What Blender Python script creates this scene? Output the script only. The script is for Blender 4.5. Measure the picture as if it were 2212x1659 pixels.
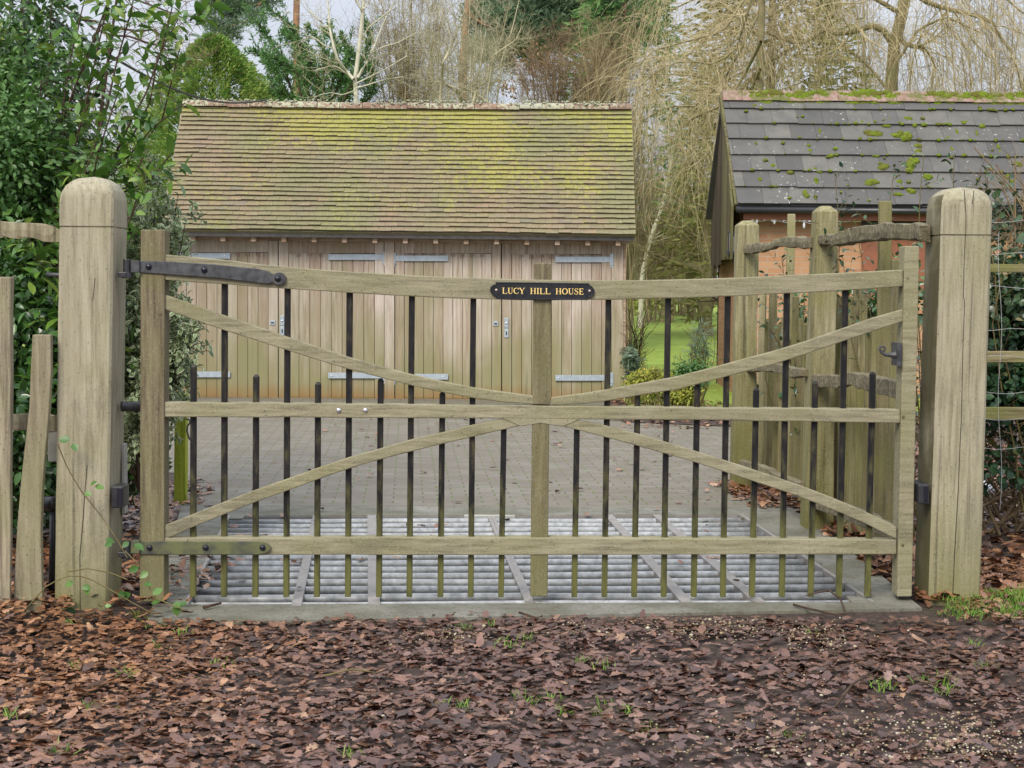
import bpy, math, random
import numpy as np
from mathutils import Vector, Matrix

for o in list(bpy.data.objects): bpy.data.objects.remove(o)
scene = bpy.context.scene
COL = scene.collection
R = math.radians

# ------------------------------------------------------------------ camera
W0, H0, F0 = 2212.0, 1659.0, 3200.0      # photo measured on a 2212 px wide view, focal length in those px
CAM = Vector((0.0, 0.0, 1.53))
PITCH = math.atan(224.0 / F0)
ROLL = R(0.5)
fwd = Vector((0, math.cos(PITCH), -math.sin(PITCH)))
u0 = Vector((0, math.sin(PITCH), math.cos(PITCH)))
rt = Vector((1, 0, 0)) * math.cos(ROLL) + u0 * math.sin(ROLL)
up = u0 * math.cos(ROLL) - Vector((1, 0, 0)) * math.sin(ROLL)
cam_d = bpy.data.cameras.new('camera')
cam = bpy.data.objects.new('camera', cam_d); COL.objects.link(cam)
cam.matrix_world = Matrix(((rt.x, up.x, -fwd.x, CAM.x), (rt.y, up.y, -fwd.y, CAM.y), (rt.z, up.z, -fwd.z, CAM.z), (0, 0, 0, 1)))
cam_d.sensor_width = 36.0
cam_d.lens = 36.0 * F0 / W0
cam_d.clip_end = 2000
scene.camera = cam
scene.render.resolution_x = 1024; scene.render.resolution_y = 768

# ------------------------------------------------------------------ sky and light (bright overcast winter day)
SUN_EL, SUN_AZ = R(42), R(205)
world = bpy.data.worlds.new("World"); scene.world = world; world.use_nodes = True
wt = world.node_tree; wt.nodes.clear()
wo = wt.nodes.new('ShaderNodeOutputWorld'); bg = wt.nodes.new('ShaderNodeBackground')
sky = wt.nodes.new('ShaderNodeTexSky'); sky.sky_type = 'NISHITA'; sky.sun_disc = False
sky.sun_elevation = SUN_EL; sky.sun_rotation = SUN_AZ; sky.air_density = 1.0; sky.dust_density = 2.0
tc = wt.nodes.new('ShaderNodeTexCoord'); mp = wt.nodes.new('ShaderNodeMapping'); mp.inputs['Scale'].default_value = (1, 1, 3.0)
nz = wt.nodes.new('ShaderNodeTexNoise'); nz.inputs['Scale'].default_value = 2.2; nz.inputs['Detail'].default_value = 6
rp = wt.nodes.new('ShaderNodeValToRGB')
rp.color_ramp.elements[0].position = 0.3; rp.color_ramp.elements[0].color = (3.5, 3.85, 4.65, 1)
rp.color_ramp.elements[1].position = 0.75; rp.color_ramp.elements[1].color = (4.9, 4.95, 5.2, 1)
mx = wt.nodes.new('ShaderNodeMix'); mx.data_type = 'RGBA'; mx.inputs[0].default_value = 0.88
L = wt.links.new
L(tc.outputs['Generated'], mp.inputs[0]); L(mp.outputs[0], nz.inputs['Vector']); L(nz.outputs['Fac'], rp.inputs['Fac'])
L(sky.outputs[0], mx.inputs[6]); L(rp.outputs['Color'], mx.inputs[7]); L(mx.outputs[2], bg.inputs['Color'])
# overcast luminance: the zenith is brighter than the horizon
sx = wt.nodes.new('ShaderNodeSeparateXYZ'); mr0 = wt.nodes.new('ShaderNodeMapRange'); L(tc.outputs['Generated'], sx.inputs[0]); L(sx.outputs[2], mr0.inputs[0])
mr0.inputs[1].default_value = .15; mr0.inputs[2].default_value = .9; mr0.inputs[3].default_value = 1.0; mr0.inputs[4].default_value = 2.6
vm = wt.nodes.new('ShaderNodeVectorMath'); vm.operation = 'SCALE'; L(rp.outputs['Color'], vm.inputs[0]); L(mr0.outputs[0], vm.inputs['Scale']); L(vm.outputs[0], mx.inputs[7])
bg.inputs['Strength'].default_value = 0.085
L(bg.outputs[0], wo.inputs['Surface'])
sd = bpy.data.lights.new('sun', 'SUN'); sd.energy = 1.5; sd.angle = R(25); sd.color = (1.0, 0.92, 0.79)
sun = bpy.data.objects.new('sun', sd); COL.objects.link(sun)
sdir = Vector((math.sin(SUN_AZ) * math.cos(SUN_EL), math.cos(SUN_AZ) * math.cos(SUN_EL), math.sin(SUN_EL)))
sun.rotation_euler = sdir.to_track_quat('Z', 'Y').to_euler()
scene.view_settings.view_transform = 'Standard'; scene.view_settings.look = 'None'
scene.view_settings.exposure = 1.0; scene.view_settings.gamma = 1.0
scene.render.engine = 'CYCLES'

# ------------------------------------------------------------------ measuring helpers
def ray(px, py):
    return (fwd + rt * ((px - W0 / 2) / F0) + up * ((H0 / 2 - py) / F0))
def P(px, py, Y):
    d = ray(px, py); return CAM + d * (Y / d.y)
def G(px, py, z=0.0):
    d = ray(px, py); return CAM + d * ((z - CAM.z) / d.z)

# ------------------------------------------------------------------ object helpers
def wloc(o):
    v = Vector(o.location)
    while o.parent: o = o.parent; v += Vector(o.location)
    return v
def tag(o, label=None, cat=None, group=None, kind=None):
    if label: o['label'] = label
    if cat: o['category'] = cat
    if group: o['group'] = group
    if kind: o['kind'] = kind
    return o
def thing(name, label, cat, loc, group=None):
    o = bpy.data.objects.new(name, None); COL.objects.link(o); o.location = loc
    o.empty_display_size = 0.1
    return tag(o, label, cat, group)
def link(name, me, mat, parent=None, off=True):
    o = bpy.data.objects.new(name, me); COL.objects.link(o)
    if mat: me.materials.append(mat)
    if parent is not None:
        if off: me.transform(Matrix.Translation(-wloc(parent)))
        o.parent = parent
    return o
def bevel(o, w=0.003, seg=2, ang=35):
    m = o.modifiers.new('bevel', 'BEVEL'); m.width = w; m.segments = seg; m.limit_method = 'ANGLE'; m.angle_limit = R(ang)
    return o

class MB:
    def __init__(s): s.v = []; s.f = []; s.r = []; s.cur = 0.5
    def add(s, vs, fs):
        b = len(s.v); s.v += [tuple(v) for v in vs]; s.f += [tuple(i + b for i in f) for f in fs]; s.r += [s.cur] * len(vs)
    def hexa(s, a):   # 8 corners: front quad (ccw seen from the front) then back quad
        s.add(a, [(0, 1, 2, 3), (7, 6, 5, 4), (0, 4, 5, 1), (1, 5, 6, 2), (2, 6, 7, 3), (3, 7, 4, 0)])
    def box(s, x0, x1, y0, y1, z0, z1):
        s.hexa([(x0, y0, z0), (x1, y0, z0), (x1, y0, z1), (x0, y0, z1), (x0, y1, z0), (x1, y1, z0), (x1, y1, z1), (x0, y1, z1)])
    def strip(s, top, bot, dy):  # top/bottom edge polylines (world) swept back by dy (Vector or float)
        d = Vector((0, dy, 0)) if not isinstance(dy, Vector) else dy
        n = len(top); b = len(s.v)
        s.v += [tuple(v) for v in top] + [tuple(v) for v in bot] + [tuple(v + d) for v in top] + [tuple(v + d) for v in bot]
        s.r += [s.cur] * 4 * n
        T, B, TB, BB = b, b + n, b + 2 * n, b + 3 * n
        for i in range(n - 1):
            s.f += [(B + i, B + i + 1, T + i + 1, T + i), (TB + i, TB + i + 1, BB + i + 1, BB + i),
                    (T + i, T + i + 1, TB + i + 1, TB + i), (BB + i, BB + i + 1, B + i + 1, B + i)]
        s.f += [(B, T, TB, BB), (T + n - 1, B + n - 1, BB + n - 1, TB + n - 1)]
    def prism(s, pts, dv):
        n = len(pts); d = Vector(dv)
        s.add([Vector(p) for p in pts] + [Vector(p) + d for p in pts],
              [tuple(range(n)), tuple(range(2 * n - 1, n - 1, -1))] + [(i, i + n, (i + 1) % n + n, (i + 1) % n) for i in range(n)])
    def tube(s, pts, rad, n=8, cap=True):
        pts = [Vector(p) for p in pts]; m = len(pts)
        if not hasattr(rad, '__len__'): rad = [rad] * m
        rings = []; ref = None
        for i, p in enumerate(pts):
            t = (pts[min(i + 1, m - 1)] - pts[max(i - 1, 0)]).normalized()
            if ref is None: ref = t.orthogonal().normalized()
            ref = (ref - t * ref.dot(t)).normalized(); q = t.cross(ref)
            rings.append([p + (ref * math.cos(6.28318 * k / n) + q * math.sin(6.28318 * k / n)) * rad[i] for k in range(n)])
        fs = [(i * n + k, i * n + (k + 1) % n, (i + 1) * n + (k + 1) % n, (i + 1) * n + k) for i in range(m - 1) for k in range(n)]
        if cap: fs += [tuple(range(n - 1, -1, -1)), tuple((m - 1) * n + k for k in range(n))]
        s.add([v for r in rings for v in r], fs)
    def dome(s, c, r, nrm=(0, -1, 0), h=0.6, n=10):
        nrm = Vector(nrm).normalized(); a = nrm.orthogonal().normalized(); b = nrm.cross(a); vs = []
        for j in range(4):
            th = j / 4 * math.pi / 2
            vs += [Vector(c) + (a * math.cos(6.2832 * k / n) + b * math.sin(6.2832 * k / n)) * r * math.cos(th) + nrm * r * h * math.sin(th) for k in range(n)]
        vs.append(Vector(c) + nrm * r * h)
        fs = [(j * n + k, j * n + (k + 1) % n, (j + 1) * n + (k + 1) % n, (j + 1) * n + k) for j in range(3) for k in range(n)]
        fs += [(3 * n + k, 3 * n + (k + 1) % n, 4 * n) for k in range(n)]
        s.add(vs, fs)
    def build(s, name, mat, parent=None, smooth=False):
        me = bpy.data.meshes.new(name); me.from_pydata(s.v, [], s.f); me.update()
        a = me.attributes.new('rnd', 'FLOAT', 'POINT'); a.data.foreach_set('value', s.r)
        o = link(name, me, mat, parent)
        import bmesh
        bm = bmesh.new(); bm.from_mesh(me); bmesh.ops.recalc_face_normals(bm, faces=bm.faces); bm.to_mesh(me); bm.free()
        if smooth: me.shade_smooth()
        return o

def fast(name, V, F, mat, parent=None, attrs=None, smooth=False):
    V = np.ascontiguousarray(V, dtype=np.float32); F = np.ascontiguousarray(F, dtype=np.int32); k = F.shape[1]
    if parent is not None: V = V - np.array(wloc(parent), dtype=np.float32)
    me = bpy.data.meshes.new(name)
    me.vertices.add(len(V)); me.vertices.foreach_set('co', V.ravel())
    me.loops.add(F.size); me.loops.foreach_set('vertex_index', F.ravel())
    me.polygons.add(len(F)); me.polygons.foreach_set('loop_start', np.arange(0, F.size, k, dtype=np.int32))
    try: me.polygons.foreach_set('loop_total', np.full(len(F), k, dtype=np.int32))
    except Exception: pass
    me.update(calc_edges=True)
    for n_, a_ in (attrs or {}).items():
        at = me.attributes.new(n_, 'FLOAT', 'POINT'); at.data.foreach_set('value', np.ascontiguousarray(a_, dtype=np.float32))
    if smooth: me.shade_smooth()
    return link(name, me, mat, parent, off=False)

def unit(a): return a / np.maximum(np.linalg.norm(a, axis=-1, keepdims=True), 1e-9)
def tubes_np(Pt, Rd, n=4):
    """Pt (K,m,3) polylines, Rd (K,m) radii -> verts, quads"""
    K, m, _ = Pt.shape
    T = np.empty_like(Pt); T[:, 1:-1] = Pt[:, 2:] - Pt[:, :-2]; T[:, 0] = Pt[:, 1] - Pt[:, 0]; T[:, -1] = Pt[:, -1] - Pt[:, -2]
    T = unit(T); ref = np.where(np.abs(T[..., 2:3]) > .85, np.array([1., 0, 0]), np.array([0, 0, 1.]))
    A = unit(np.cross(T, ref)); B = np.cross(T, A)
    th = np.arange(n) * 2 * np.pi / n
    V = Pt[:, :, None, :] + Rd[:, :, None, None] * (A[:, :, None, :] * np.cos(th)[None, None, :, None] + B[:, :, None, :] * np.sin(th)[None, None, :, None])
    idx = np.arange(K * m * n).reshape(K, m, n); a = idx[:, :-1]; b = idx[:, 1:]
    Fq = np.stack([a, np.roll(a, -1, 2), np.roll(b, -1, 2), b], -1).reshape(-1, 4)
    return V.reshape(-1, 3), Fq
def resample(pts, m):
    pts = np.array([tuple(p) for p in pts], float); d = np.r_[0, np.cumsum(np.linalg.norm(np.diff(pts, axis=0), axis=1))]
    t = np.linspace(0, d[-1], m); out = np.stack([np.interp(t, d, pts[:, i]) for i in range(3)], 1)
    return out
def grow(Pp, Rp, rng, nc, length, ang, m=5, t0=0.25, wander=0.25, grav=(0, 0, 0), rr=0.5, rmin=0.003, taper=0.35, lmul=0.5, tmax=1.0, rmax=9):
    """children polylines from parent polylines"""
    K, mp_, _ = Pp.shape; N = K * nc
    par = np.repeat(np.arange(K), nc); t = rng.uniform(t0, tmax, N) * (mp_ - 1)
    i = np.minimum(t.astype(int), mp_ - 2); fr = (t - i)[:, None]
    base = Pp[par, i] * (1 - fr) + Pp[par, i + 1] * fr
    tan = unit(Pp[par, i + 1] - Pp[par, i]); rad = Rp[par, i] * (1 - fr[:, 0]) + Rp[par, i + 1] * fr[:, 0]
    rnd = rng.normal(size=(N, 3)); perp = unit(rnd - tan * (rnd * tan).sum(1, keepdims=True))
    a = np.radians(rng.uniform(ang[0], ang[1], N))[:, None]
    d = tan * np.cos(a) + perp * np.sin(a)
    Ln = length * rng.uniform(.6, 1.2, N) * (1 - lmul * t / (mp_ - 1))
    pts = np.empty((N, m, 3)); pts[:, 0] = base; g = np.array(grav, float)
    for j in range(1, m):
        d = unit(d + rng.normal(size=(N, 3)) * wander / math.sqrt(m) + g / m)
        pts[:, j] = pts[:, j - 1] + d * (Ln / (m - 1))[:, None]
    r0 = np.clip(rad * rr, rmin, rmax); Rc = r0[:, None] * np.linspace(1, taper, m)[None]
    return pts, np.maximum(Rc, rmin * .6)
def merge(parts):
    Vs, Fs, off = [], [], 0
    for V, F in parts: Vs.append(V); Fs.append(F + off); off += len(V)
    return np.concatenate(Vs), np.concatenate(Fs)

def frames(D, Nn):
    """rows: x axis=D (leaf length), z axis ~ Nn (leaf face)"""
    X = unit(D); Y = unit(np.cross(Nn, X)); Z = np.cross(X, Y)
    return np.stack([X, Y, Z], -1)
def stamp(tv, tf, pos, Rm, sc, attrs_t=None, rnd=None):
    n = len(pos); k = len(tv)
    V = np.einsum('nij,kj->nki', Rm, tv) * sc[:, None, None] + pos[:, None, :]
    F = (tf[None] + (np.arange(n) * k)[:, None, None]).reshape(-1, tf.shape[1])
    at = {'rnd': np.repeat(rnd if rnd is not None else np.random.rand(n), k)}
    if attrs_t is not None: at['edge'] = np.tile(attrs_t, n)
    return V.reshape(-1, 3), F, at
def leaf_t(w=0.4, fold=0.12, droop=0.15, n=4, margin=False):
    t = np.linspace(0, 1, n + 1); wd = w * np.sin(np.pi * t ** 0.85) / 2; wd[0] = 0.01; wd[-1] = 0.005
    mid = np.stack([t, 0 * t, -droop * t * t], 1)
    cols = [(-1, 1), (0, 0), (1, 1)] if not margin else [(-1, 1), (-.72, 0), (0, 0), (.72, 0), (1, 1)]
    vs = []; e = []
    for c, ed in cols:
        q = mid.copy(); q[:, 1] = wd * c; q[:, 2] += fold * abs(c) * wd * 2; vs.append(q); e += [ed] * (n + 1)
    V = np.concatenate(vs); m = n + 1
    F = [(c * m + i, c * m + i + 1, (c + 1) * m + i + 1, (c + 1) * m + i) for c in range(len(cols) - 1) for i in range(n)]
    return V, np.array(F), np.array(e, float)
# ------------------------------------------------------------------ materials
class NT:
    def __init__(s, name, rough=0.7, spec=0.3):
        s.m = bpy.data.materials.new(name); s.m.use_nodes = True; s.t = s.m.node_tree
        s.b = s.t.nodes['Principled BSDF']; s.b.inputs['Roughness'].default_value = rough
        s.b.inputs['Specular IOR Level'].default_value = spec
    def n(s, ty, **k):
        x = s.t.nodes.new('ShaderNode' + ty)
        for a, v in k.items(): setattr(x, a, v)
        return x
    def l(s, a, b): s.t.links.new(a, b)
    def coord(s, scale=(1, 1, 1), rnd=True, kind='Object'):
        c = s.n('TexCoord').outputs[kind]
        if rnd:
            oi = s.n('ObjectInfo'); ad = s.n('VectorMath', operation='MULTIPLY_ADD')
            cm = s.n('CombineXYZ')
            for i in range(3): s.l(oi.outputs['Random'], cm.inputs[i])
            s.l(cm.outputs[0], ad.inputs[0]); ad.inputs[1].default_value = (13.7, 7.3, 5.1); s.l(c, ad.inputs[2]); c = ad.outputs[0]
        m = s.n('Mapping'); m.inputs['Scale'].default_value = scale; s.l(c, m.inputs[0]); return m.outputs[0]
    def noise(s, vec, sc, det=4, rough=.55, out='Fac', dist=0):
        x = s.n('TexNoise'); x.inputs['Scale'].default_value = sc; x.inputs['Detail'].default_value = det
        x.inputs['Roughness'].default_value = rough; x.inputs['Distortion'].default_value = dist; s.l(vec, x.inputs['Vector']); return x.outputs[out]
    def ramp(s, fac, stops, interp='LINEAR'):
        x = s.n('ValToRGB'); r = x.color_ramp; r.interpolation = interp
        while len(r.elements) < len(stops): r.elements.new(0.5)
        for e, (p, c) in zip(r.elements, stops):
            e.position = p; e.color = (c, c, c, 1) if not hasattr(c, '__len__') else (*c, 1)
        s.l(fac, x.inputs[0]); return x.outputs[0]
    def mix(s, f, a, b, mode='MIX'):
        x = s.n('Mix', data_type='RGBA', blend_type=mode)
        for i, v in ((0, f), (6, a), (7, b)):
            if hasattr(v, 'is_linked') or hasattr(v, 'links'): s.l(v, x.inputs[i])
            elif i == 0: x.inputs[0].default_value = v
            else: x.inputs[i].default_value = (*v, 1)
        return x.outputs[2]
    def math(s, op, a, b=0.0, clamp=False):
        x = s.n('Math', operation=op, use_clamp=clamp)
        for i, v in ((0, a), (1, b)):
            if hasattr(v, 'links'): s.l(v, x.inputs[i])
            else: x.inputs[i].default_value = v
        return x.outputs[0]
    def attr(s, name): return s.n('Attribute', attribute_name=name).outputs['Fac']
    def z(s, kind='Position'):
        g = s.n('NewGeometry').outputs['Position']; x = s.n('SeparateXYZ'); s.l(g, x.inputs[0]); return x.outputs
    def bump(s, h, st=.3, d=.01):
        x = s.n('Bump'); x.inputs['Strength'].default_value = st; x.inputs['Distance'].default_value = d
        s.l(h, x.inputs['Height']); s.l(x.outputs[0], s.b.inputs['Normal'])
    def col(s, c):
        if hasattr(c, 'links'): s.l(c, s.b.inputs['Base Color'])
        else: s.b.inputs['Base Color'].default_value = (*c, 1)
        return s

def wood(name, cols, axis='z', algae=(.16, .17, .05), alg=(.45, .7), alg_amt=.6, speck=.5, crack=.5, fine=1.0, low=None, rough=.8, rnd=False, foot=None):
    """weathered timber; axis = grain direction; low=(z0,z1,colour): algae near the ground"""
    s = NT(name, rough, .2)
    st = {'x': (.06, 1, 1), 'z': (1, 1, .06), 'y': (1, .06, 1)}[axis]
    cg = s.coord(st); c = s.coord()
    g = s.noise(cg, 55 * fine, 6, .65); g2 = s.noise(cg, 9 * fine, 3)
    base = s.ramp(g, [(.34, tuple(v * .82 for v in cols[0])), (.5, cols[1]), (.66, cols[2])])
    base = s.mix(s.ramp(g2, [(.35, .0), (.7, .45)]), base, cols[0])
    if rnd:
        a = s.attr('rnd'); base = s.mix(s.ramp(a, [(0, .6), (.5, 0.), (1, .0)]), base, cols[0])
        base = s.mix(s.ramp(a, [(.5, 0.), (1, .6)]), base, cols[2])
    big = s.noise(c, 2.6, 5, .6)
    base = s.mix(s.math('MULTIPLY', s.ramp(big, [(alg[0], 0), (alg[1], 1)]), alg_amt), base, algae)
    st_ = s.noise(s.coord({'x': (.4, 1, 1), 'z': (1, 1, .4), 'y': (1, .4, 1)}[axis]), 3.3, 6, .7)
    base = s.mix(s.math('MULTIPLY', s.ramp(st_, [(.56, 0), (.70, 1)]), .5), base, tuple(v * .42 for v in cols[1]))
    if low:
        zz = s.z()[2]; f = s.n('MapRange'); s.l(zz, f.inputs[0]); f.inputs[1].default_value = low[1]; f.inputs[2].default_value = low[0]
        jit = s.math('MULTIPLY', s.math('SUBTRACT', s.noise(cg, 6, 4), .5), 1.3)
        if rnd: jit = s.math('ADD', jit, s.math('MULTIPLY', s.math('SUBTRACT', s.noise(s.coord((1, 1, 1)), 1.1, 2), .5), 1.6))
        ff = s.math('MULTIPLY', s.math('ADD', f.outputs[0], jit, True), low[3] if len(low) > 3 else .75, True)
        base = s.mix(ff, base, low[2])
    if foot:
        fz = s.n('MapRange'); s.l(s.z()[2], fz.inputs[0]); fz.inputs[1].default_value = foot[0]; fz.inputs[2].default_value = 0.0
        base = s.mix(s.math('MULTIPLY', s.math('ADD', fz.outputs[0], s.math('MULTIPLY', s.math('SUBTRACT', s.noise(cg, 8, 4), .5), 1.2), True), .8), base, foot[1])
    if crack:
        k = s.noise(s.coord({'x': (.03, 1, 1), 'z': (1, 1, .03), 'y': (1, .03, 1)}[axis]), 30 * fine, 3, .5, dist=.2)
        base = s.mix(s.math('MULTIPLY', s.ramp(k, [(.635, 0), (.71, 1)]), crack), base, (.035, .03, .02))
    if speck:
        k = s.noise(s.coord({'x': (.5, 1, 1), 'z': (1, 1, .5), 'y': (1, .5, 1)}[axis]), 190, 3, .65)
        base = s.mix(s.math('MULTIPLY', s.ramp(k, [(.56, 0), (.70, 1)]), speck * .62), base, (.54, .52, .41))
        k2 = s.noise(c, 70, 3, .6)
        base = s.mix(s.math('MULTIPLY', s.ramp(k2, [(.61, 0), (.72, 1)]), .6), base, (.05, .05, .035))
    s.col(base); s.bump(s.math('ADD', g, s.math('MULTIPLY', s.noise(c, 120, 3), .5)), .45, .004)
    return s.m

PALE = [(.275, .245, .17), (.35, .318, .225), (.42, .387, .285)]
M = {}
M['post'] = wood('oak_post', PALE, 'z', (.21, .20, .075), (.5, .8), .5, .55, .5, low=(.0, .55, (.19, .18, .07), .8))
M['post_dark'] = wood('oak_post_algae_shade', PALE, 'z', (.10, .088, .04), (.30, .52), .92, .2, .6, low=(.0, .6, (.11, .10, .035)))
M['rail'] = wood('gate_rail_oak', [(.205, .185, .12), (.285, .26, .17), (.36, .33, .225)], 'x', (.215, .205, .09), (.42, .68), .5, .6, .2)
M['stile'] = wood('gate_stile_oak', [(.115, .09, .06), (.185, .155, .095), (.25, .22, .135)], 'z', (.16, .155, .055), (.45, .7), .5, .4, .15, low=(.0, .7, (.18, .175, .07), .6))
M['cleft'] = wood('cleft_chestnut', [(.11, .09, .05), (.27, .235, .13), (.46, .40, .26)], 'z', (.19, .19, .06), (.36, .62), .65, .35, .8, .6, low=(.0, .5, (.15, .12, .07), .4), rnd=True)
M['cleft_rail'] = wood('cleft_rail_oak', [(.08, .065, .04), (.19, .16, .10), (.33, .30, .20)], 'x', (.17, .16, .07), (.45, .7), .4, .6, .8, .8)
M['cleft_post'] = wood('cleft_post_oak', [(.16, .14, .075), (.29, .26, .15), (.46, .42, .28)], 'z', (.22, .205, .075), (.38, .65), .65, .6, .6, .6, low=(.0, 1.2, (.12, .115, .03), .8))
M['pale_near'] = wood('cleft_pale', [(.16, .13, .09), (.30, .26, .18), (.42, .38, .27)], 'z', (.22, .22, .10), (.45, .7), .5, .3, .7, .7)
M['door'] = wood('larch_board', [(.31, .23, .17), (.47, .395, .32), (.60, .54, .475)], 'z', (.28, .28, .12), (.7, .9), .3, .0, .3, .6, foot=(.22, (.27, .15, .055)), low=(.25, 1.7, (.245, .235, .115), .9), rnd=True, rough=.7)
M['beam'] = wood('larch_beam', [(.27, .17, .11), (.40, .30, .22), (.50, .42, .34)], 'x', (.36, .2, .1), (.5, .8), .5, .0, .2, .6, rough=.7)
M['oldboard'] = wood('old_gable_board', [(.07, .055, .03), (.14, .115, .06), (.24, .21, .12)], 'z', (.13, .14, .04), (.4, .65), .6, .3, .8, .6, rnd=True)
M['far_rail'] = wood('round_rail', [(.12, .10, .05), (.24, .2, .11), (.34, .29, .17)], 'x', (.17, .19, .04), (.4, .65), .6, .4, .4)
M['lime_post'] = wood('algae_post', [(.22, .26, .02), (.33, .38, .035), (.42, .45, .08)], 'z', (.25, .30, .03), (.4, .7), .5, .1, .2)

def simple(name, col, rough=.6, metal=0, spec=.5, nz=None, bumpa=0):
    s = NT(name, rough, spec); s.b.inputs['Metallic'].default_value = metal
    if nz:
        c = s.coord(); f = s.noise(c, nz[0], 5, .6); s.col(s.mix(s.ramp(f, [(.35, 0), (.7, 1)]), col, nz[1]))
        if bumpa: s.bump(f, bumpa, .004)
    else: s.col(col)
    return s.m
M['iron'] = simple('wrought_iron', (.035, .037, .042), .55, .2, .5, (25, (.10, .10, .105)), .3)
s = NT('mossy_iron', .6, .4); c = s.coord(); f = s.noise(c, 14, 5)
s.col(s.mix(s.ramp(f, [(.3, 0), (.6, .85)]), (.05, .052, .05), (.14, .15, .06))); M['iron_mossy'] = s.m
M['blackplastic'] = simple('black_plastic', (.018, .019, .021), .35, 0, .5, (30, (.04, .04, .045)))
M['boltblack'] = simple('black_bolt', (.02, .02, .03), .25, .3)
M['zinc'] = simple('zinc_bolt', (.7, .7, .78), .25, .9)
M['strap'] = simple('worn_steel', (.30, .285, .27), .55, .1, .4, (14, (.22, .205, .185)), .2)
M['whitebox'] = simple('pale_box', (.42, .42, .38), .5, 0, .4, (8, (.3, .3, .26)))
M['galv'] = simple('galvanised_strap', (.48, .55, .60), .42, .35, .5, (20, (.36, .42, .47)))
# painted bars with algae towards the bottom
s = NT('black_bar', .5, .3); c = s.coord((1, 1, .25)); f = s.noise(c, 30, 5, .65)
dark = s.mix(s.ramp(f, [(.4, 0), (.75, 1)]), (.008, .008, .009), (.035, .027, .025))
zz = s.z()[2]; mr = s.n('MapRange'); s.l(zz, mr.inputs[0]); mr.inputs[1].default_value = .62; mr.inputs[2].default_value = .12
ff = s.math('ADD', mr.outputs[0], s.math('MULTIPLY', s.math('SUBTRACT', f, .52), 2.4), True)
s.col(s.mix(s.math('MULTIPLY', ff, .9), dark, (.135, .135, .04))); M['bar'] = s.m
# galvanised pipes
s = NT('galvanised_pipe', .42, .5); s.b.inputs['Metallic'].default_value = .1; c = s.coord(); f = s.noise(c, 22, 6, .7); f2 = s.noise(c, 5, 3)
b_ = s.mix(s.ramp(f, [(.35, 0), (.65, 1)]), (.21, .22, .225), (.44, .455, .46))
s.col(s.mix(s.ramp(f2, [(.5, 0), (.75, .5)]), b_, (.25, .26, .24))); s.bump(f, .15, .003); M['pipe'] = s.m
s = NT('concrete', .85, .25); c = s.coord(rnd=False); f = s.noise(c, 3, 6, .65); f2 = s.noise(c, 60, 4, .6); f3 = s.noise(c, 1.3, 3)
b_ = s.mix(s.ramp(f, [(.35, 0), (.7, 1)]), (.25, .245, .21), (.12, .118, .09))
b_ = s.mix(s.ramp(f3, [(.42, 0), (.62, .5)]), b_, (.12, .118, .07)); b_ = s.mix(s.ramp(f2, [(.54, 0), (.68, .75)]), b_, (.07, .062, .05)); b_ = s.mix(s.ramp(s.noise(c, 11, 6, .75), [(.5, 0), (.66, .6)]), b_, (.10, .085, .062))
s.col(b_); s.bump(f2, .3, .004); M['concrete'] = s.m
M['pit'] = simple('pit_mud', (.03, .026, .02), .9, 0, .2)
# wet leaf soil
s = NT('leaf_soil', .75, .4); c = s.coord(rnd=False); f = s.noise(c, 28, 8, .7); f2 = s.noise(c, 4, 4)
b_ = s.ramp(f, [(.3, (.02, .014, .012)), (.5, (.06, .038, .030)), (.7, (.12, .075, .055))])
s.col(s.mix(s.ramp(f2, [(.55, 0), (.75, .35)]), b_, (.06, .07, .03))); s.bump(f, .8, .03); M['soil'] = s.m
# lawn
s = NT('lawn_grass', .85, .2); c = s.coord(rnd=False); f = s.noise(c, 1.6, 8, .75); f2 = s.noise(c, 14, 6, .7)
b_ = s.ramp(f, [(.3, (.16, .23, .035)), (.55, (.25, .35, .06)), (.75, (.33, .41, .10))])
b_ = s.mix(s.ramp(f2, [(.55, 0), (.66, .6)]), b_, (.30, .20, .08))
s.col(b_); s.bump(f2, .7, .05); M['lawn'] = s.m
# brick paving: running rows set across the drive, moss in the joints
s = NT('block_paving', .7, .35); tcx = s.n('TexCoord').outputs['Object']; mpn = s.n('Mapping'); mpn.inputs['Rotation'].default_value = (0, 0, R(-4)); s.l(tcx, mpn.inputs[0])
br = s.n('TexBrick', offset=.5); br.inputs['Scale'].default_value = 1; br.inputs['Brick Width'].default_value = .205; br.inputs['Row Height'].default_value = .105
br.inputs['Mortar Size'].default_value = .007; br.inputs['Mortar Smooth'].default_value = .3; br.inputs['Bias'].default_value = 0
br.inputs['Color1'].default_value = (.175, .152, .122, 1); br.inputs['Color2'].default_value = (.225, .205, .175, 1); br.inputs['Mortar'].default_value = (.095, .085, .065, 1)
s.l(mpn.outputs[0], br.inputs['Vector']); f = s.noise(tcx, 2.2, 5, .65); f2 = s.noise(tcx, 45, 4, .6)
b_ = s.mix(s.ramp(f, [(.38, 0), (.66, .8)]), br.outputs['Color'], (.15, .125, .10))
b_ = s.mix(s.ramp(f2, [(.6, 0), (.72, .5)]), b_, (.10, .09, .07))
f3 = s.noise(tcx, 9, 5, .7); ms = s.math('MULTIPLY', br.outputs['Fac'], s.ramp(f3, [(.45, 0), (.53, 1)]))
b_ = s.mix(ms, b_, (.10, .15, .03)); b_ = s.mix(s.ramp(s.noise(tcx, 30, 5, .7), [(.64, 0), (.70, .8)]), b_, (.09, .13, .03)); s.col(b_); s.bump(s.math('SUBTRACT', 1, br.outputs['Fac']), .5, .006); M['paving'] = s.m
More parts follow.
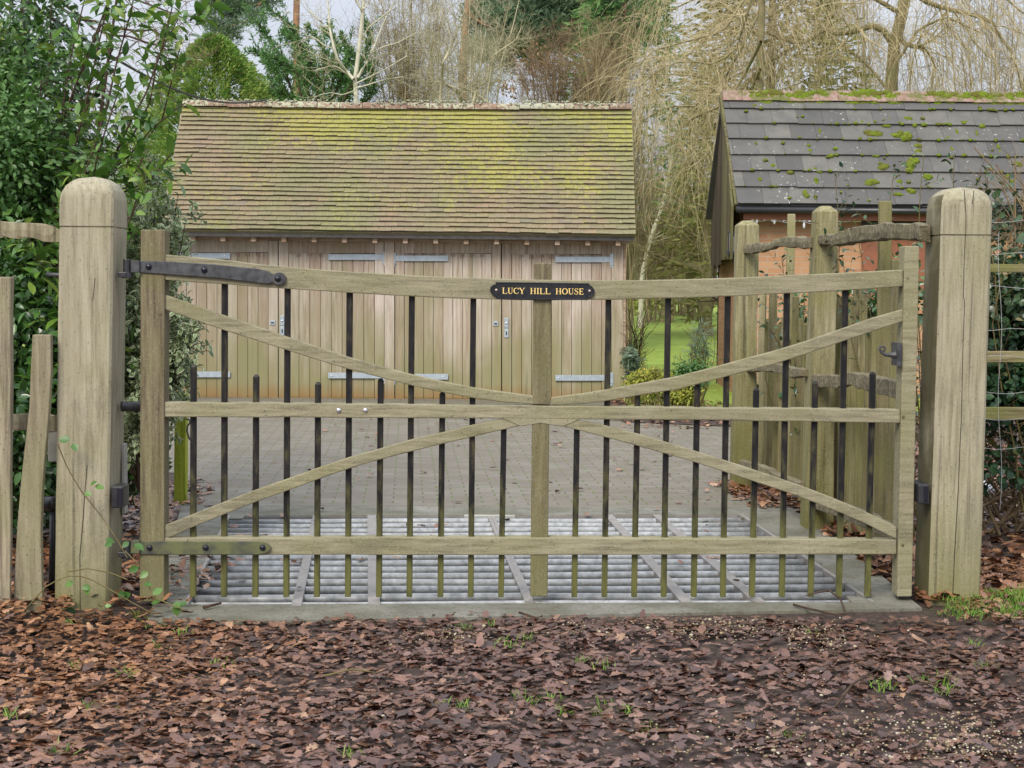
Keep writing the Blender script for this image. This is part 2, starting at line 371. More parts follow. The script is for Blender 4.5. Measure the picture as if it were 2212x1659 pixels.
# roof tiles with lichen
s = NT('clay_tile', .85, .2); c = s.coord(rnd=False); a = s.attr('rnd')
b_ = s.ramp(a, [(0, (.22, .17, .125)), (.3, (.25, .19, .14)), (.6, (.27, .205, .145)), (.9, (.30, .195, .145)), (1, (.19, .165, .155))])
f = s.noise(c, 26, 6, .7); lo = s.noise(s.coord((1, 1, .6), rnd=False), 1.1, 3, .6)
b_ = s.mix(s.ramp(lo, [(.34, .15), (.6, .85)]), b_, (.215, .21, .105))
b_ = s.mix(s.ramp(f, [(.45, 0), (.62, .5)]), b_, (.17, .17, .09))
zz = s.z()[2]; mr = s.n('MapRange'); s.l(zz, mr.inputs[0]); mr.inputs[1].default_value = 2.2; mr.inputs[2].default_value = 4.1; mr.inputs[3].default_value = -.12; mr.inputs[4].default_value = .12
f4 = s.noise(c, 16, 7, .75); big = s.noise(c, .9, 3, .5)
y_ = s.math('ADD', s.math('ADD', f4, mr.outputs[0]), s.math('MULTIPLY', s.math('SUBTRACT', big, .5), .7))
b_ = s.mix(s.math('MULTIPLY', s.ramp(y_, [(.49, 0), (.60, .9)]), s.ramp(s.noise(c, 60, 4, .7), [(.40, .1), (.56, 1)])), b_, (.34, .335, .06))
f5 = s.noise(c, 55, 3, .6); b_ = s.mix(s.ramp(f5, [(.66, 0), (.70, .9)]), b_, (.50, .52, .38))
s.col(b_); s.bump(f, .4, .006); M['tile'] = s.m
s = NT('ridge_tile', .85, .2); c = s.coord(rnd=False); f = s.noise(c, 20, 6, .75); a = s.attr('rnd'); f6 = s.noise(c, 2, 3)
b_ = s.ramp(a, [(0, (.21, .14, .105)), (.8, (.27, .175, .125)), (1, (.2, .18, .19))])
b_ = s.mix(s.ramp(s.math('ADD', f, s.math('MULTIPLY', s.math('SUBTRACT', f6, .5), .5)), [(.48, 0), (.54, .9)]), b_, (.42, .43, .30)); s.col(b_); s.bump(f, .6, .01); M['ridge'] = s.m
s = NT('concrete_tile', .75, .2); c = s.coord(rnd=False); a = s.attr('rnd'); f = s.noise(c, 5, 5, .6); f2 = s.noise(c, 24, 3, .5); f3 = s.noise(c, 1.5, 3)
b_ = s.ramp(a, [(0, (.095, .094, .088)), (.5, (.125, .123, .115)), (1, (.155, .152, .132))]); b_ = s.mix(s.ramp(f, [(.4, 0), (.7, .5)]), b_, (.075, .077, .078))
b_ = s.mix(s.ramp(s.math('ADD', f2, s.math('MULTIPLY', s.math('SUBTRACT', f3, .5), .3)), [(.685, 0), (.72, .8)]), b_, (.46, .47, .44)); s.col(b_); M['slate'] = s.m
s = NT('old_ridge_tile', .85, .2); c = s.coord(rnd=False); f = s.noise(c, 3.2, 6, .75); f2 = s.noise(c, 17, 5, .7)
b_ = s.mix(s.ramp(f2, [(.4, 0), (.65, .8)]), (.25, .15, .115), (.35, .285, .24)); b_ = s.mix(s.ramp(f, [(.47, 0), (.57, .9)]), b_, (.11, .13, .03)); s.col(b_); M['ridge_old'] = s.m
s = NT('moss', .95, .1); c = s.coord(rnd=False); f = s.noise(c, 40, 4, .7); a = s.attr('rnd')
b_ = s.ramp(f, [(.3, (.07, .10, .012)), (.6, (.17, .23, .025)), (.8, (.26, .31, .045))]); s.col(s.mix(s.ramp(a, [(.4, 0), (1, .8)]), b_, (.12, .10, .03))); s.bump(f, 1, .02); M['moss'] = s.m
s = NT('red_brick', .85, .2); tcx = s.n('TexCoord').outputs['Object']; sp = s.n('SeparateXYZ'); s.l(tcx, sp.inputs[0]); cb = s.n('CombineXYZ')
s.l(s.math('ADD', sp.outputs[0], sp.outputs[1]), cb.inputs[0]); s.l(sp.outputs[2], cb.inputs[1])
br = s.n('TexBrick', offset=.5); br.inputs['Scale'].default_value = 1; br.inputs['Brick Width'].default_value = .225; br.inputs['Row Height'].default_value = .075; br.inputs['Mortar Size'].default_value = .006
br.inputs['Color1'].default_value = (.42, .215, .12, 1); br.inputs['Color2'].default_value = (.50, .29, .165, 1); br.inputs['Mortar'].default_value = (.42, .33, .24, 1)
s.l(cb.outputs[0], br.inputs['Vector']); f = s.noise(tcx, 3, 5, .6); s.col(s.mix(s.ramp(f, [(.5, 0), (.8, .6)]), br.outputs['Color'], (.36, .2, .1)))
s.bump(s.math('SUBTRACT', 1, br.outputs['Fac']), .4, .005); M['brick'] = s.m
M['soffit'] = simple('red_fascia', (.30, .11, .06), .6, 0, .4, (8, (.22, .09, .05)))
M['gutter'] = simple('black_gutter', (.022, .023, .025), .35)
M['darkfascia'] = simple('dark_fascia', (.05, .048, .045), .6, 0, .4, (20, (.09, .085, .08)))
M['plate'] = simple('cast_plate', (.012, .013, .016), .35, .2, .5, (40, (.03, .032, .038)), .3)
M['gold'] = simple('gold_paint', (.85, .62, .22), .4, 0)
M['screw'] = simple('brass_screw', (.62, .48, .42), .35, .6)
M['cable'] = simple('black_cable', (.012, .013, .016), .6)
M['glass'] = simple('lantern_glass', (.25, .24, .22), .15, 0, .6)
M['bulb'] = simple('fairy_light', (.75, .76, .78), .2, 0, .6)
M['wire'] = simple('galvanised_wire', (.45, .46, .46), .5, .4)
M['foil'] = simple('crumpled_wrapper', (.75, .77, .80), .3, .4, .6, (30, (.5, .52, .55)), .8)
M['stone'] = simple('edging_stone', (.34, .31, .25), .9, 0, .2, (12, (.18, .16, .12)), .4)
M['whitecable'] = simple('pale_flex', (.6, .6, .58), .5)

def foliage(name, stops, rough=.5, spec=.4, trans=.25, edge=None, var=.5):
    s = NT(name, rough, spec); a = s.attr('rnd'); b_ = s.ramp(a, stops)
    c = s.coord(rnd=False); f = s.noise(c, 1.3, 3); b_ = s.mix(s.math('MULTIPLY', s.ramp(f, [(.4, 0), (.65, 1)]), var), b_, stops[-1][1])
    if edge: b_ = s.mix(s.ramp(s.attr('edge'), [(.15, 0), (.4, 1)]), b_, edge)
    s.col(b_)
    if trans:
        tr = s.n('BsdfTranslucent'); s.l(b_, tr.inputs['Color']); mx_ = s.n('MixShader'); mx_.inputs[0].default_value = trans
        out = s.t.nodes['Material Output']; s.l(s.b.outputs[0], mx_.inputs[1]); s.l(tr.outputs[0], mx_.inputs[2]); s.l(mx_.outputs[0], out.inputs['Surface'])
    return s.m
M['laurel'] = foliage('glossy_leaf', [(0, (.04, .11, .022)), (.5, (.08, .19, .028)), (.8, (.16, .29, .04)), (1, (.28, .36, .07))], .28, .6, .3, var=.15)
M['holly'] = foliage('dark_glossy_leaf', [(0, (.018, .06, .015)), (.6, (.045, .12, .025)), (1, (.10, .20, .04))], .25, .6, .15, var=.2)
M['privet'] = foliage('hedge_leaf', [(0, (.035, .10, .02)), (.6, (.075, .18, .035)), (1, (.15, .27, .06))], .4, .5, .25, var=.3)
M['varieg'] = foliage('variegated_leaf', [(0, (.16, .23, .10)), (1, (.26, .34, .15))], .4, .5, .25, edge=(.74, .76, .60), var=.2)
M['ivy'] = foliage('ivy_leaf', [(0, (.012, .045, .022)), (.5, (.03, .085, .035)), (.85, (.06, .13, .05)), (1, (.25, .15, .04))], .3, .55, .15, var=.1)
M['cyp_gold'] = foliage('golden_cypress', [(0, (.09, .19, .04)), (.5, (.16, .30, .06)), (.8, (.27, .39, .08)), (1, (.42, .44, .12))], .75, .2, .3, var=.3)
M['cyp_dark'] = foliage('green_cypress', [(0, (.05, .13, .04)), (.6, (.10, .22, .065)), (1, (.18, .31, .10))], .75, .2, .3, var=.3)
M['pine'] = foliage('pine_needles', [(0, (.09, .16, .10)), (.6, (.16, .25, .15)), (1, (.25, .33, .20))], .75, .2, .3, var=.3)
M['olive'] = foliage('olive_conifer', [(0, (.13, .14, .04)), (.6, (.22, .22, .07)), (1, (.34, .31, .12))], .75, .2, .3, var=.3)
M['yellowshrub'] = foliage('yellow_leaf', [(0, (.16, .22, .04)), (.6, (.33, .36, .05)), (1, (.55, .48, .08))], .6, .3, .3, var=.3)
M['greyshrub'] = foliage('grey_green_leaf', [(0, (.10, .16, .09)), (.6, (.18, .25, .16)), (1, (.26, .32, .24))], .6, .3, .3, var=.3)
M['grass'] = foliage('grass_blade', [(0, (.10, .22, .03)), (.6, (.18, .34, .05)), (1, (.30, .38, .10))], .6, .3, .3, var=.1)
def bark(name, cols, rough=.85, sc=18, patch=None):
    s = NT(name, rough, .2); c = s.coord((1, 1, .35), rnd=False); f = s.noise(c, sc, 6, .7)
    b_ = s.ramp(f, [(.3, cols[0]), (.7, cols[1])])
    if patch: b_ = s.mix(s.ramp(s.noise(s.coord((1, 1, 2.2), rnd=False), 3.5, 5, .7), [(.58, 0), (.64, .9)]), b_, patch)
    s.col(b_); return s.m
M['pinebark'] = bark('pine_bark', [(.24, .12, .07), (.44, .25, .15)], patch=(.16, .12, .09))
M['birch'] = bark('birch_bark', [(.42, .40, .30), (.66, .64, .52)], patch=(.28, .27, .16))
M['twig_pale'] = bark('pale_twig', [(.34, .31, .19), (.52, .48, .33)])
M['twig_tan'] = bark('tan_twig', [(.22, .175, .09), (.38, .31, .18)])
M['twig_brown'] = bark('brown_twig', [(.15, .11, .065), (.30, .22, .13)])
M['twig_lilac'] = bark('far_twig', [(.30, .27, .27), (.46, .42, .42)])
M['willowtwig'] = bark('willow_twig', [(.42, .34, .18), (.62, .53, .33)])
M['willowbark'] = bark('willow_bark', [(.15, .125, .06), (.30, .26, .14)], patch=(.17, .18, .07))
M['darkstem'] = bark('dark_stem', [(.04, .028, .02), (.10, .065, .045)])
M['greenstem'] = bark('bramble_stem', [(.12, .09, .04), (.20, .17, .07)])
# fallen oak leaves
s = NT('oak_leaf_litter', .34, .6); a = s.attr('rnd'); g = s.attr('warm')
cool = s.ramp(a, [(0, (.026, .012, .010)), (.3, (.080, .036, .026)), (.65, (.165, .084, .062)), (.9, (.23, .138, .108)), (.985, (.36, .20, .10)), (1, (.48, .36, .2))])
warm = s.ramp(a, [(0, (.05, .02, .01)), (.3, (.15, .062, .028)), (.6, (.34, .155, .07)), (.85, (.46, .245, .125)), (1, (.52, .34, .19))])
b_ = s.mix(g, cool, warm); c = s.coord(rnd=False); f = s.noise(c, 60, 4); b_ = s.mix(s.ramp(f, [(.35, .45), (.6, 0)]), b_, (.04, .02, .015))
s.col(b_); s.bump(f, .3, .003); M['litter'] = s.m
M['gravel'] = foliage('gravel_stone', [(0, (.16, .12, .07)), (.6, (.32, .26, .15)), (1, (.52, .48, .38))], .8, .3, 0, var=0)
# ------------------------------------------------------------------ ground, drive, lawn
rng = np.random.default_rng(7); rnd = random.Random(5)
pFL, pFR, pBR, pBL = G(402, 1312), G(1884, 1306), G(1600, 1116), G(494, 1119)
def flat(name, pts, z, mat, kind='structure', faces=None):
    mb = MB(); mb.add([(p[0], p[1], z) for p in pts], faces or [tuple(range(len(pts)))])
    o = mb.build(name, mat); tag(o, kind=kind); return o
flat('ground', [(-200, -30), (200, -30), (200, 400), (-200, 400), pFL, pFR, pBR, pBL], 0, M['soil'],
     faces=[(0, 1, 5, 4), (1, 2, 6, 5), (2, 3, 7, 6), (3, 0, 4, 7)])
flat('driveway', [G(398, 1098), G(1712, 1102), G(1590, 1030), (1.95, 13.0), (2.9, 15.9), (1.38, 16.9), (1.38, 18.93), (-5.2, 18.93), (-5.2, 12.5), (-2.6, 11.5)], .004, M['paving'])
mb = MB(); n_ = 12
for i in range(n_ + 1):
    y = (16.2, 18.93, 18.97)[i] if i < 3 else 18.97 + (62 - 18.97) * ((i - 2) / (n_ - 2)) ** 1.5; z = .008 + max(0, y - 18) * .0125
    mb.v += [(1.42 if y < 18.95 else -30, y, z), (45, y, z)]; mb.r += [0, 0]
mb.f = [(2 * i, 2 * i + 1, 2 * i + 3, 2 * i + 2) for i in range(n_)]
tag(mb.build('lawn', M['lawn']), kind='structure')
mb = MB(); mb.add([(-90, 61.5, .50), (120, 61.5, .50), (140, 200, 1.3), (-120, 200, 1.3)], [(0, 1, 2, 3)])
tag(mb.build('woodland_floor', M['soil']), kind='structure')
# flower bed soil between drive and lawn
flat('flower_bed', [(1.2, 16.0), (2.3, 15.6), (3.1, 15.9), (6, 15.4), (6, 19.0), (1.2, 19.0)], .012, M['soil'])
# concrete surround of the cattle grid
oFL, oFR, oBR, oBL = G(318, 1353), G(1992, 1320), G(1722, 1102), G(392, 1096)
mb = MB(); T_ = .014
for a_, b_, c_, d_ in ((oFL, oFR, pFR, pFL), (oFR, oBR, pBR, pFR), (oBR, oBL, pBL, pBR), (oBL, oFL, pFL, pBL)):
    mb.hexa([(a_.x, a_.y, -.3), (b_.x, b_.y, -.3), (b_.x, b_.y, T_), (a_.x, a_.y, T_), (d_.x, d_.y, -.3), (c_.x, c_.y, -.3), (c_.x, c_.y, T_), (d_.x, d_.y, T_)])
o = mb.build('kerb_surround', M['concrete']); tag(o, kind='structure')

# ------------------------------------------------------------------ cattle grid
grid = thing('cattle_grid', 'galvanised steel cattle grid of round bars set in the ground behind the gate', 'cattle grid', ((pFL + pFR) / 2))
mb = MB(); mb.add([(p.x, p.y, -.32) for p in (pFL, pFR, pBR, pBL)], [(0, 1, 2, 3)]); mb.build('pit_floor', M['pit'], grid)
NP = 15
def glerp(u, v, z): a = pFL.lerp(pFR, u); b = pBL.lerp(pBR, u); p = a.lerp(b, v); return Vector((p.x, p.y, z))
for i in range(NP):
    v = (i + .35) / NP
    mb = MB(); a = glerp(.004, v, -.012); b = glerp(.996, v, -.012)
    mid = [a.lerp(b, t) + Vector((0, 0, -.003 * math.sin(t * 9 + i))) for t in np.linspace(0, 1, 9)]
    mb.tube(mid, .0225, 14); mb.build('bar', M['pipe'], grid, True)
mb = MB()
def flatbar(m_, p, q, w, z0, z1):
    d = (q - p); d.z = 0; nrm = Vector((d.y, -d.x, 0)).normalized() * w / 2
    c = [p - nrm, p + nrm, q + nrm, q - nrm]
    m_.add([(v.x, v.y, z0) for v in c] + [(v.x, v.y, z1) for v in c], [(3, 2, 1, 0), (4, 5, 6, 7), (0, 1, 5, 4), (1, 2, 6, 5), (2, 3, 7, 6), (3, 0, 4, 7)])
flatbar(mb, glerp(.0, 0, 0), glerp(.0, 1, 0), .02, -.06, .018); flatbar(mb, glerp(1, 0, 0), glerp(1, 1, 0), .02, -.06, .018)
flatbar(mb, glerp(0, 1, 0), glerp(1, 1, 0), .02, -.06, .010)
mb.build('frame', M['strap'], grid)
for (x0, y0, x1, y1, w) in ((640, 1316, 684, 1119, .045), (808, 1313, 803, 1118, .055), (1139, 1306, 1056, 1119, .022), (1149, 1306, 1064, 1119, .022), (1484, 1308, 1314, 1117, .055), (1642, 1308, 1418, 1117, .055)):
    mb = MB(); flatbar(mb, G(x0, y0), G(x1, y1), w, -.02, .017); mb.build('strap', M['strap'], grid)
for (px, py) in ((511, 1120), (1612, 1118), (1855, 1300)):
    mb = MB(); p = G(px, py); mb.box(p.x - .05, p.x + .05, p.y - .1, p.y + .06, -.03, .016); mb.build('fixing_plate', M['concrete'], grid)
mb = MB(); flatbar(mb, G(1003, 1120), G(1112, 1121), .05, .0, .022); mb.build('fixing_plate', M['whitebox'], grid)

# ------------------------------------------------------------------ gate posts
def gate_post(name, label, xl0, xr0, yb, xl1, xr1, yt, Y, depth, groove_y, n_exp, mat):
    """front face px at the bottom (xl0,xr0,yb) and near the top (xl1,xr1), top of dome at yt"""
    b = P((xl0 + xr0) / 2, yb, Y); t = P((xl1 + xr1) / 2, yt, Y); wb = (P(xr0, yb, Y) - P(xl0, yb, Y)).length / 2; w1 = (P(xr1, yt, Y) - P(xl1, yt, Y)).length / 2
    zt = t.z; zc = zt - w1 * 1.05; zg = P((xl1 + xr1) / 2, groove_y, Y).z
    root = thing(name, label, 'gate post', (b.x, Y + depth / 2, 0), 'oak gate posts')
    hs = [(-.1, 1, 0)] + [(z, 1, 0) for z in np.linspace(.02, zg - .004, 12)] + [(zg - .003, 1, -.005), (zg + .003, 1, -.005), (zg + .004, 1, 0), (zc, 1, 0)]
    for q in np.linspace(.12, 1, 12): hs.append((zc + (zt - zc) * q, max(.02, (1 - q ** n_exp) ** (1 / n_exp)), 0))
    vs = []; N = 0
    r_ = random.Random(3)
    for z, k, ins in hs:
        u = z / zt; cx = b.x + (t.x - b.x) * u; w = (wb + (w1 - wb) * min(1, u)) * k + ins; dd = (depth / 2) * (k if k < 1 else 1) + ins
        ch = min(.010, w * .4); cy = Y + depth / 2; j = lambda: r_.uniform(-.0012, .0012)
        ring = []
        for sx, sy in ((-1, -1), (1, -1), (1, 1), (-1, 1)):
            if sx * sy > 0: ring += [(cx + sx * w, cy + sy * (dd - ch)), (cx + sx * (w - ch), cy + sy * dd)]
            else: ring += [(cx + sx * (w - ch), cy + sy * dd), (cx + sx * w, cy + sy * (dd - ch))]
        N = len(ring); vs += [(x + j(), y + j(), z) for x, y in ring]
    fs = [(i * N + k, i * N + (k + 1) % N, (i + 1) * N + (k + 1) % N, (i + 1) * N + k) for i in range(len(hs) - 1) for k in range(N)] + [tuple((len(hs) - 1) * N + k for k in range(N))]
    mb = MB(); mb.add(vs, fs); body = mb.build('post_body', mat, root)
    body.data.set_sharp_from_angle(angle=R(40)); body.data.shade_smooth(); body.data.set_sharp_from_angle(angle=R(40))
    return root, b, t
YL, YR = 6.72, 6.98
gpL, _, _ = gate_post('gate_post', 'large round-topped oak gate post carrying the hinges at the left end of the gate', 117, 232, 1335, 128, 246, 378, YL, .25, 490, 2.3, M['post'])
gpR, _, _ = gate_post('gate_post', 'large round-topped oak gate post with a long crack at the latch end of the gate', 2006, 2117, 1312, 2036, 2146, 401, YR, .27, 508, 2.7, M['post'])
for o_ in gpR.children:      # the face turned to the gate takes a darker colour: algae plus painted-in shade
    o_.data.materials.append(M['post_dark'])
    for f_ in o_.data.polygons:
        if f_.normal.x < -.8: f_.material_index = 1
def crack(pts, Y, parent, w=.0022):
    mb = MB(); mb.strip([P(x - w * 470, y, Y) for x, y in pts], [P(x + w * 470, y, Y) for x, y in pts], .004)
    mb.build('crack', M['pit'], parent)
crack([(2083, 410), (2087, 470), (2083, 560), (2081, 640), (2084, 650), (2080, 760), (2077, 900), (2074, 960), (2070, 1060), (2062, 1200), (2058, 1290)], YR - .003, gpR, .001)
crack([(2104, 412), (2101, 440)], YR - .003, gpR, .001)
crack([(188, 1005), (183, 1060), (179, 1120), (172, 1200), (173, 1320)], YL - .003, gpL, .0008)
crack([(205, 600), (200, 650)], YL - .003, gpL, .0007)

# photo-electric sensors, boxes and pins on the posts
def pbox(mb, x0, y0, x1, y1, Y0, Y1):
    a = [P(x0, y1, Y0), P(x1, y1, Y0), P(x1, y0, Y0), P(x0, y0, Y0)]
    dv = Vector((0, Y1 - Y0, 0)); mb.hexa(a + [v + dv for v in a])
for parent, x0, y0, x1, y1, Y0, Y1 in ((gpL, 240, 1050, 266, 1098, YL - .012, YL + .1), (gpR, 1984, 1046, 2008, 1090, YR - .004, YR + .16)):
    s_ = MB(); pbox(s_, x0, y0, x1, y1, Y0, Y1); h = bevel(s_.build('sensor', M['blackplastic'], parent), .008, 3)
    l_ = MB(); pbox(l_, x0 + 12, y0 + 6, x1 - 3, y1 - 6, Y0 - .003, Y0 + .01); l_.build('lens', M['boltblack'], h)
s_ = MB(); pbox(s_, 103, 930, 130, 998, YL + .12, YL + .2); bevel(s_.build('junction_box', M['whitebox'], gpL), .006, 2)
s_ = MB(); p = P(112, 1088, YL + .15); s_.tube([p + Vector((-.03, 0, 0)), p + Vector((.03, 0, 0))], .035, 16); s_.build('cable_gland', M['blackplastic'], gpL, True)
s_ = MB(); s_.tube([P(115, 1095, YL + .15), P(116, 1180, YL + .15), P(113, 1320, YL + .15)], [.016, .02, .022], 10); s_.build('conduit', M['blackplastic'], gpL, True)
s_ = MB(); s_.tube([P(100, 593, YL + .12), P(150, 595, YL + .12)], .009, 8); s_.build('bolt', M['iron'], gpL, True)
s_ = MB(); s_.box(*(lambda a: (a.x, a.x + .012, YL + .2, YL + .26, P(266, 1110, YL + .2).z, P(266, 960, YL + .2).z))(P(265, 1000, YL + .22))); s_.build('side_box', M['whitebox'], gpL)
for y0, yk0, yk1 in ((594, 560, 600), (1199, 1168, 1205)):
    s_ = MB(); pbox(s_, 254, y0 - 6, 272, y0 + 5, YL + .04, YL + .09)
    pc = P(275, (yk0 + yk1) / 2, YL + .07); s_.tube([P(275, yk1, YL + .07), P(275, yk0, YL + .07)], .019, 14)
    s_.tube([P(275, y0 + 7, YL + .07), P(275, y0 - 5, YL + .07)], .026, 14)
    bevel(s_.build('hinge_pin', M['blackplastic'], gpL), .002)

# ------------------------------------------------------------------ the gate
def Yg(px): return 6.80 + .22 * (px - 303) / 1680
def Q(px, py, dy=0.0): return P(px, py, Yg(px) + dy)
gate = thing('field_gate', 'weathered oak gate with a dipping top rail, crossed braces and black iron bars', 'gate', Q(1150, 1290, .04))
def dense(pts, step=60):
    out = []
    for a, b in zip(pts[:-1], pts[1:]):
        k = max(1, int(math.hypot(b[0] - a[0], b[1] - a[1]) / step))
        out += [(a[0] + (b[0] - a[0]) * i / k, a[1] + (b[1] - a[1]) * i / k) for i in range(k)]
    return out + [pts[-1]]
def rail(name, top, bot, dy, th, mat, bv=.005, step=70, jit=.6):
    n = max(len(top), int(abs(top[-1][0] - top[0][0]) / step) + 2)
    def rs(pl):
        xs = np.linspace(pl[0][0], pl[-1][0], n); return [(x, float(np.interp(x, [p[0] for p in pl], [p[1] for p in pl]))) for x in xs]
    T, B = rs(top), rs(bot); r_ = random.Random(int(top[0][0] * 7 + top[0][1]))
    mb = MB(); mb.strip([Q(x, y + r_.uniform(-jit, jit), dy) for x, y in T], [Q(x, y + r_.uniform(-jit, jit), dy) for x, y in B], th)
    return bevel(mb.build(name, mat, gate), bv, 2)
TOPT = [(351, 549), (478, 560), (580, 573), (666, 580.5), (737, 586), (937, 597), (1154, 604.6), (1337, 605.7), (1475, 604), (1708, 594.7), (1951, 582)]
TOPB = [(351, 604), (478, 613.7), (580, 621), (666, 626), (737, 631), (937, 643), (1154, 649), (1337, 647), (1475, 644), (1708, 634), (1951, 619.6)]
trail = rail('top_rail', TOPT, TOPB, .0, .08, M['rail'])
rail('middle_rail', [(352, 869), (737, 872), (1154, 876), (1475, 880), (1708, 882), (1945, 885)], [(352, 901), (737, 902), (1154, 905), (1475, 907), (1945, 914.5)], .0, .075, M['rail'])
rail('bottom_rail', [(350, 1162), (1150, 1161.5), (1937, 1166)], [(350, 1199), (1150, 1199), (1937, 1198)], .0, .075, M['rail'])
# braces (each with its own slight sag)
rail('brace', [(354, 636), (500, 686), (737, 767), (900, 812), (1050, 842), (1153, 855)], [(354, 668), (500, 719), (737, 794), (900, 836), (1050, 866), (1153, 873)], .004, .026, M['rail'])
rail('brace', [(1190, 859), (1304, 843), (1475, 811), (1708, 749), (1840, 703), (1908, 679), (1952, 667)], [(1190, 875), (1270, 873), (1475, 839), (1708, 777), (1840, 731), (1952, 694)], .004, .026, M['rail'])
rail('brace', [(353, 1136), (433, 1104), (566, 1053), (737, 993), (887, 950), (1070, 906), (1090, 905)], [(353, 1167), (433, 1132), (566, 1080), (737, 1017), (887, 975), (1070, 932), (1124, 920)], .004, .026, M['rail'])
rail('brace', [(1240, 906), (1300, 917), (1387, 939), (1475, 965), (1708, 1041), (1841, 1092), (1937, 1138)], [(1215, 921), (1304, 943), (1387, 966), (1475, 990), (1708, 1066), (1841, 1117), (1937, 1165)], .004, .026, M['rail'])
def stile(name, xl0, xr0, yt, xl1, xr1, yb, dy, th, mat, parts=10):
    mb = MB(); n = parts
    L_ = [(xl0 + (xl1 - xl0) * i / n, yt + (yb - yt) * i / n) for i in range(n + 1)]; R_ = [(xr0 + (xr1 - xr0) * i / n, yt + (yb - yt) * i / n) for i in range(n + 1)]
    mb.strip([Q(x, y, dy) for x, y in R_], [Q(x, y, dy) for x, y in L_], th)
    return bevel(mb.build(name, mat, gate), .005, 2)
hst = stile('hinge_stile', 303.5, 356, 496, 301.5, 354.5, 1300, -.008, .1, M['stile'])
stile('latch_stile', 1954.6, 1986.5, 531.5, 1938, 1970, 1289, -.012, .11, M['rail'])
stile('middle_stile', 1153.3, 1192.3, 568, 1149.8, 1189, 874, .004, .07, M['stile'], 5)
stile('middle_stile', 1149.5, 1186.5, 906, 1145.6, 1183, 1289, .004, .07, M['stile'], 5)
# the joint block where braces meet
mb = MB(); mb.strip([Q(1075, 899, .001), Q(1150, 900, .001), Q(1260, 902, .001)], [Q(1124, 921, .001), Q(1168, 914, .001), Q(1216, 922, .001)], .03); bevel(mb.build('joint_block', M['rail'], gate), .003)
# iron bars
TOPY = lambda x: float(np.interp(x, [p[0] for p in TOPB], [p[1] for p in TOPB])) - 8
bars = [(417, 416, 790), (484.5, 483, 0), (552.5, 550.7, 812), (620.5, 617.7, 0), (686.5, 684, 828), (754.5, 751, 0), (822, 818, 820), (889.5, 884, 0), (955.5, 951, 849),
        (1022.5, 1016.7, 0), (1088.5, 1082, 915), (1246.5, 1240.7, 915), (1315, 1305.7, 0), (1378, 1370, 850), (1444, 1434, 0), (1507, 1499, 831), (1573, 1562, 0), (1634.5, 1625, 841),
        (1701, 1689.7, 0), (1762, 1752, 826), (1827.5, 1813, 0), (1886.5, 1875, 806)]
for xt, xb, ty in bars:
    short = ty > 0; yt = ty if short else TOPY(xt); 
    x_top = xt; hw = .0135; a = Q(x_top, yt, .032); b = Q(xb, 1290, .032); mb = MB()
    n = 5
    for i in range(n):
        p, q = a.lerp(b, i / n), a.lerp(b, (i + 1) / n)
    rings = [a.lerp(b, i / n) for i in range(n + 1)]
    vs = []
    if short: vs += [(a.x + sx * .006, a.y + hw + sy * .006, a.z + .006) for sx, sy in ((-1, -1), (1, -1), (1, 1), (-1, 1))]; 
    for p in rings: vs += [(p.x + sx * hw, p.y + hw + sy * hw, p.z - (.006 if short and p is rings[0] else 0)) for sx, sy in ((-1, -1), (1, -1), (1, 1), (-1, 1))]
    m_ = len(vs) // 4
    mb.add(vs, [(i * 4 + k, i * 4 + (k + 1) % 4, (i + 1) * 4 + (k + 1) % 4, (i + 1) * 4 + k) for i in range(m_ - 1) for k in range(4)] + [(0, 1, 2, 3), tuple((m_ - 1) * 4 + k for k in range(4))])
    bevel(mb.build('iron_bar', M['bar'], gate), .0025, 1)
# hinge straps
def bolt(parent, px, py, dy, r, mat, name='bolt', h=.75):
    mb = MB(); mb.dome(Q(px, py, dy), r, h=h, n=14); return mb.build(name, mat, parent, True)
top = [(300, 563), (352, 564), (463, 571), (560, 581), (579, 586), (590, 592)]; bot = [(300, 589), (352, 592), (463, 600), (560, 611), (579, 613), (590, 609)]
mb = MB(); mb.strip([Q(x, y, -.016) for x, y in top], [Q(x, y, -.016) for x, y in bot], .012)
c0 = (602, 602); circ = [Q(c0[0] + 15 * math.cos(t) * (1.0 if math.cos(t) < .5 else 1.05), c0[1] + 14 * math.sin(t), -.0165) for t in np.linspace(0, 2 * math.pi, 18)[:-1]]
mb.prism(circ, (0, .012, 0)); pbox(mb, 282, 563, 301, 589, YL + .05, YL + .09)
strapT = bevel(mb.build('hinge_strap', M['iron'], gate), .0025)
for x, y in ((321, 576), (441, 583), (600, 602)): bolt(strapT, x, y, -.016, .0145, M['boltblack'])
top = [(300, 1169), (450, 1170), (560, 1170), (575, 1173), (584, 1180)]; bot = [(300, 1198), (450, 1198), (560, 1198), (575, 1195), (584, 1188)]
mb = MB(); mb.strip([Q(x, y, -.016) for x, y in top], [Q(x, y, -.016) for x, y in bot], .012); pbox(mb, 282, 1168, 301, 1196, YL + .05, YL + .09)
strapB = bevel(mb.build('hinge_strap', M['iron_mossy'], gate), .0025)
for x, y in ((323, 1183), (444, 1183), (567, 1183)): bolt(strapB, x, y, -.016, .0145, M['boltblack'])
for x in (731.5, 789): bolt(gate, x, 886.5, 0, .0125, M['zinc'])
for x, y in ((1961, 600), (1959.5, 680), (1951, 901), (1950, 1178)): 
    mb = MB(); mb.dome(Q(x, y, -.013), .008, h=.12, n=10); mb.build('dowel_peg', M['post_dark'], gate, True)
for x, y in ((345, 678), (341, 881)):
    mb = MB(); mb.dome(Q(x, y, -.009), .009, h=.12, n=10); mb.build('dowel_peg', M['post_dark'], gate, True)
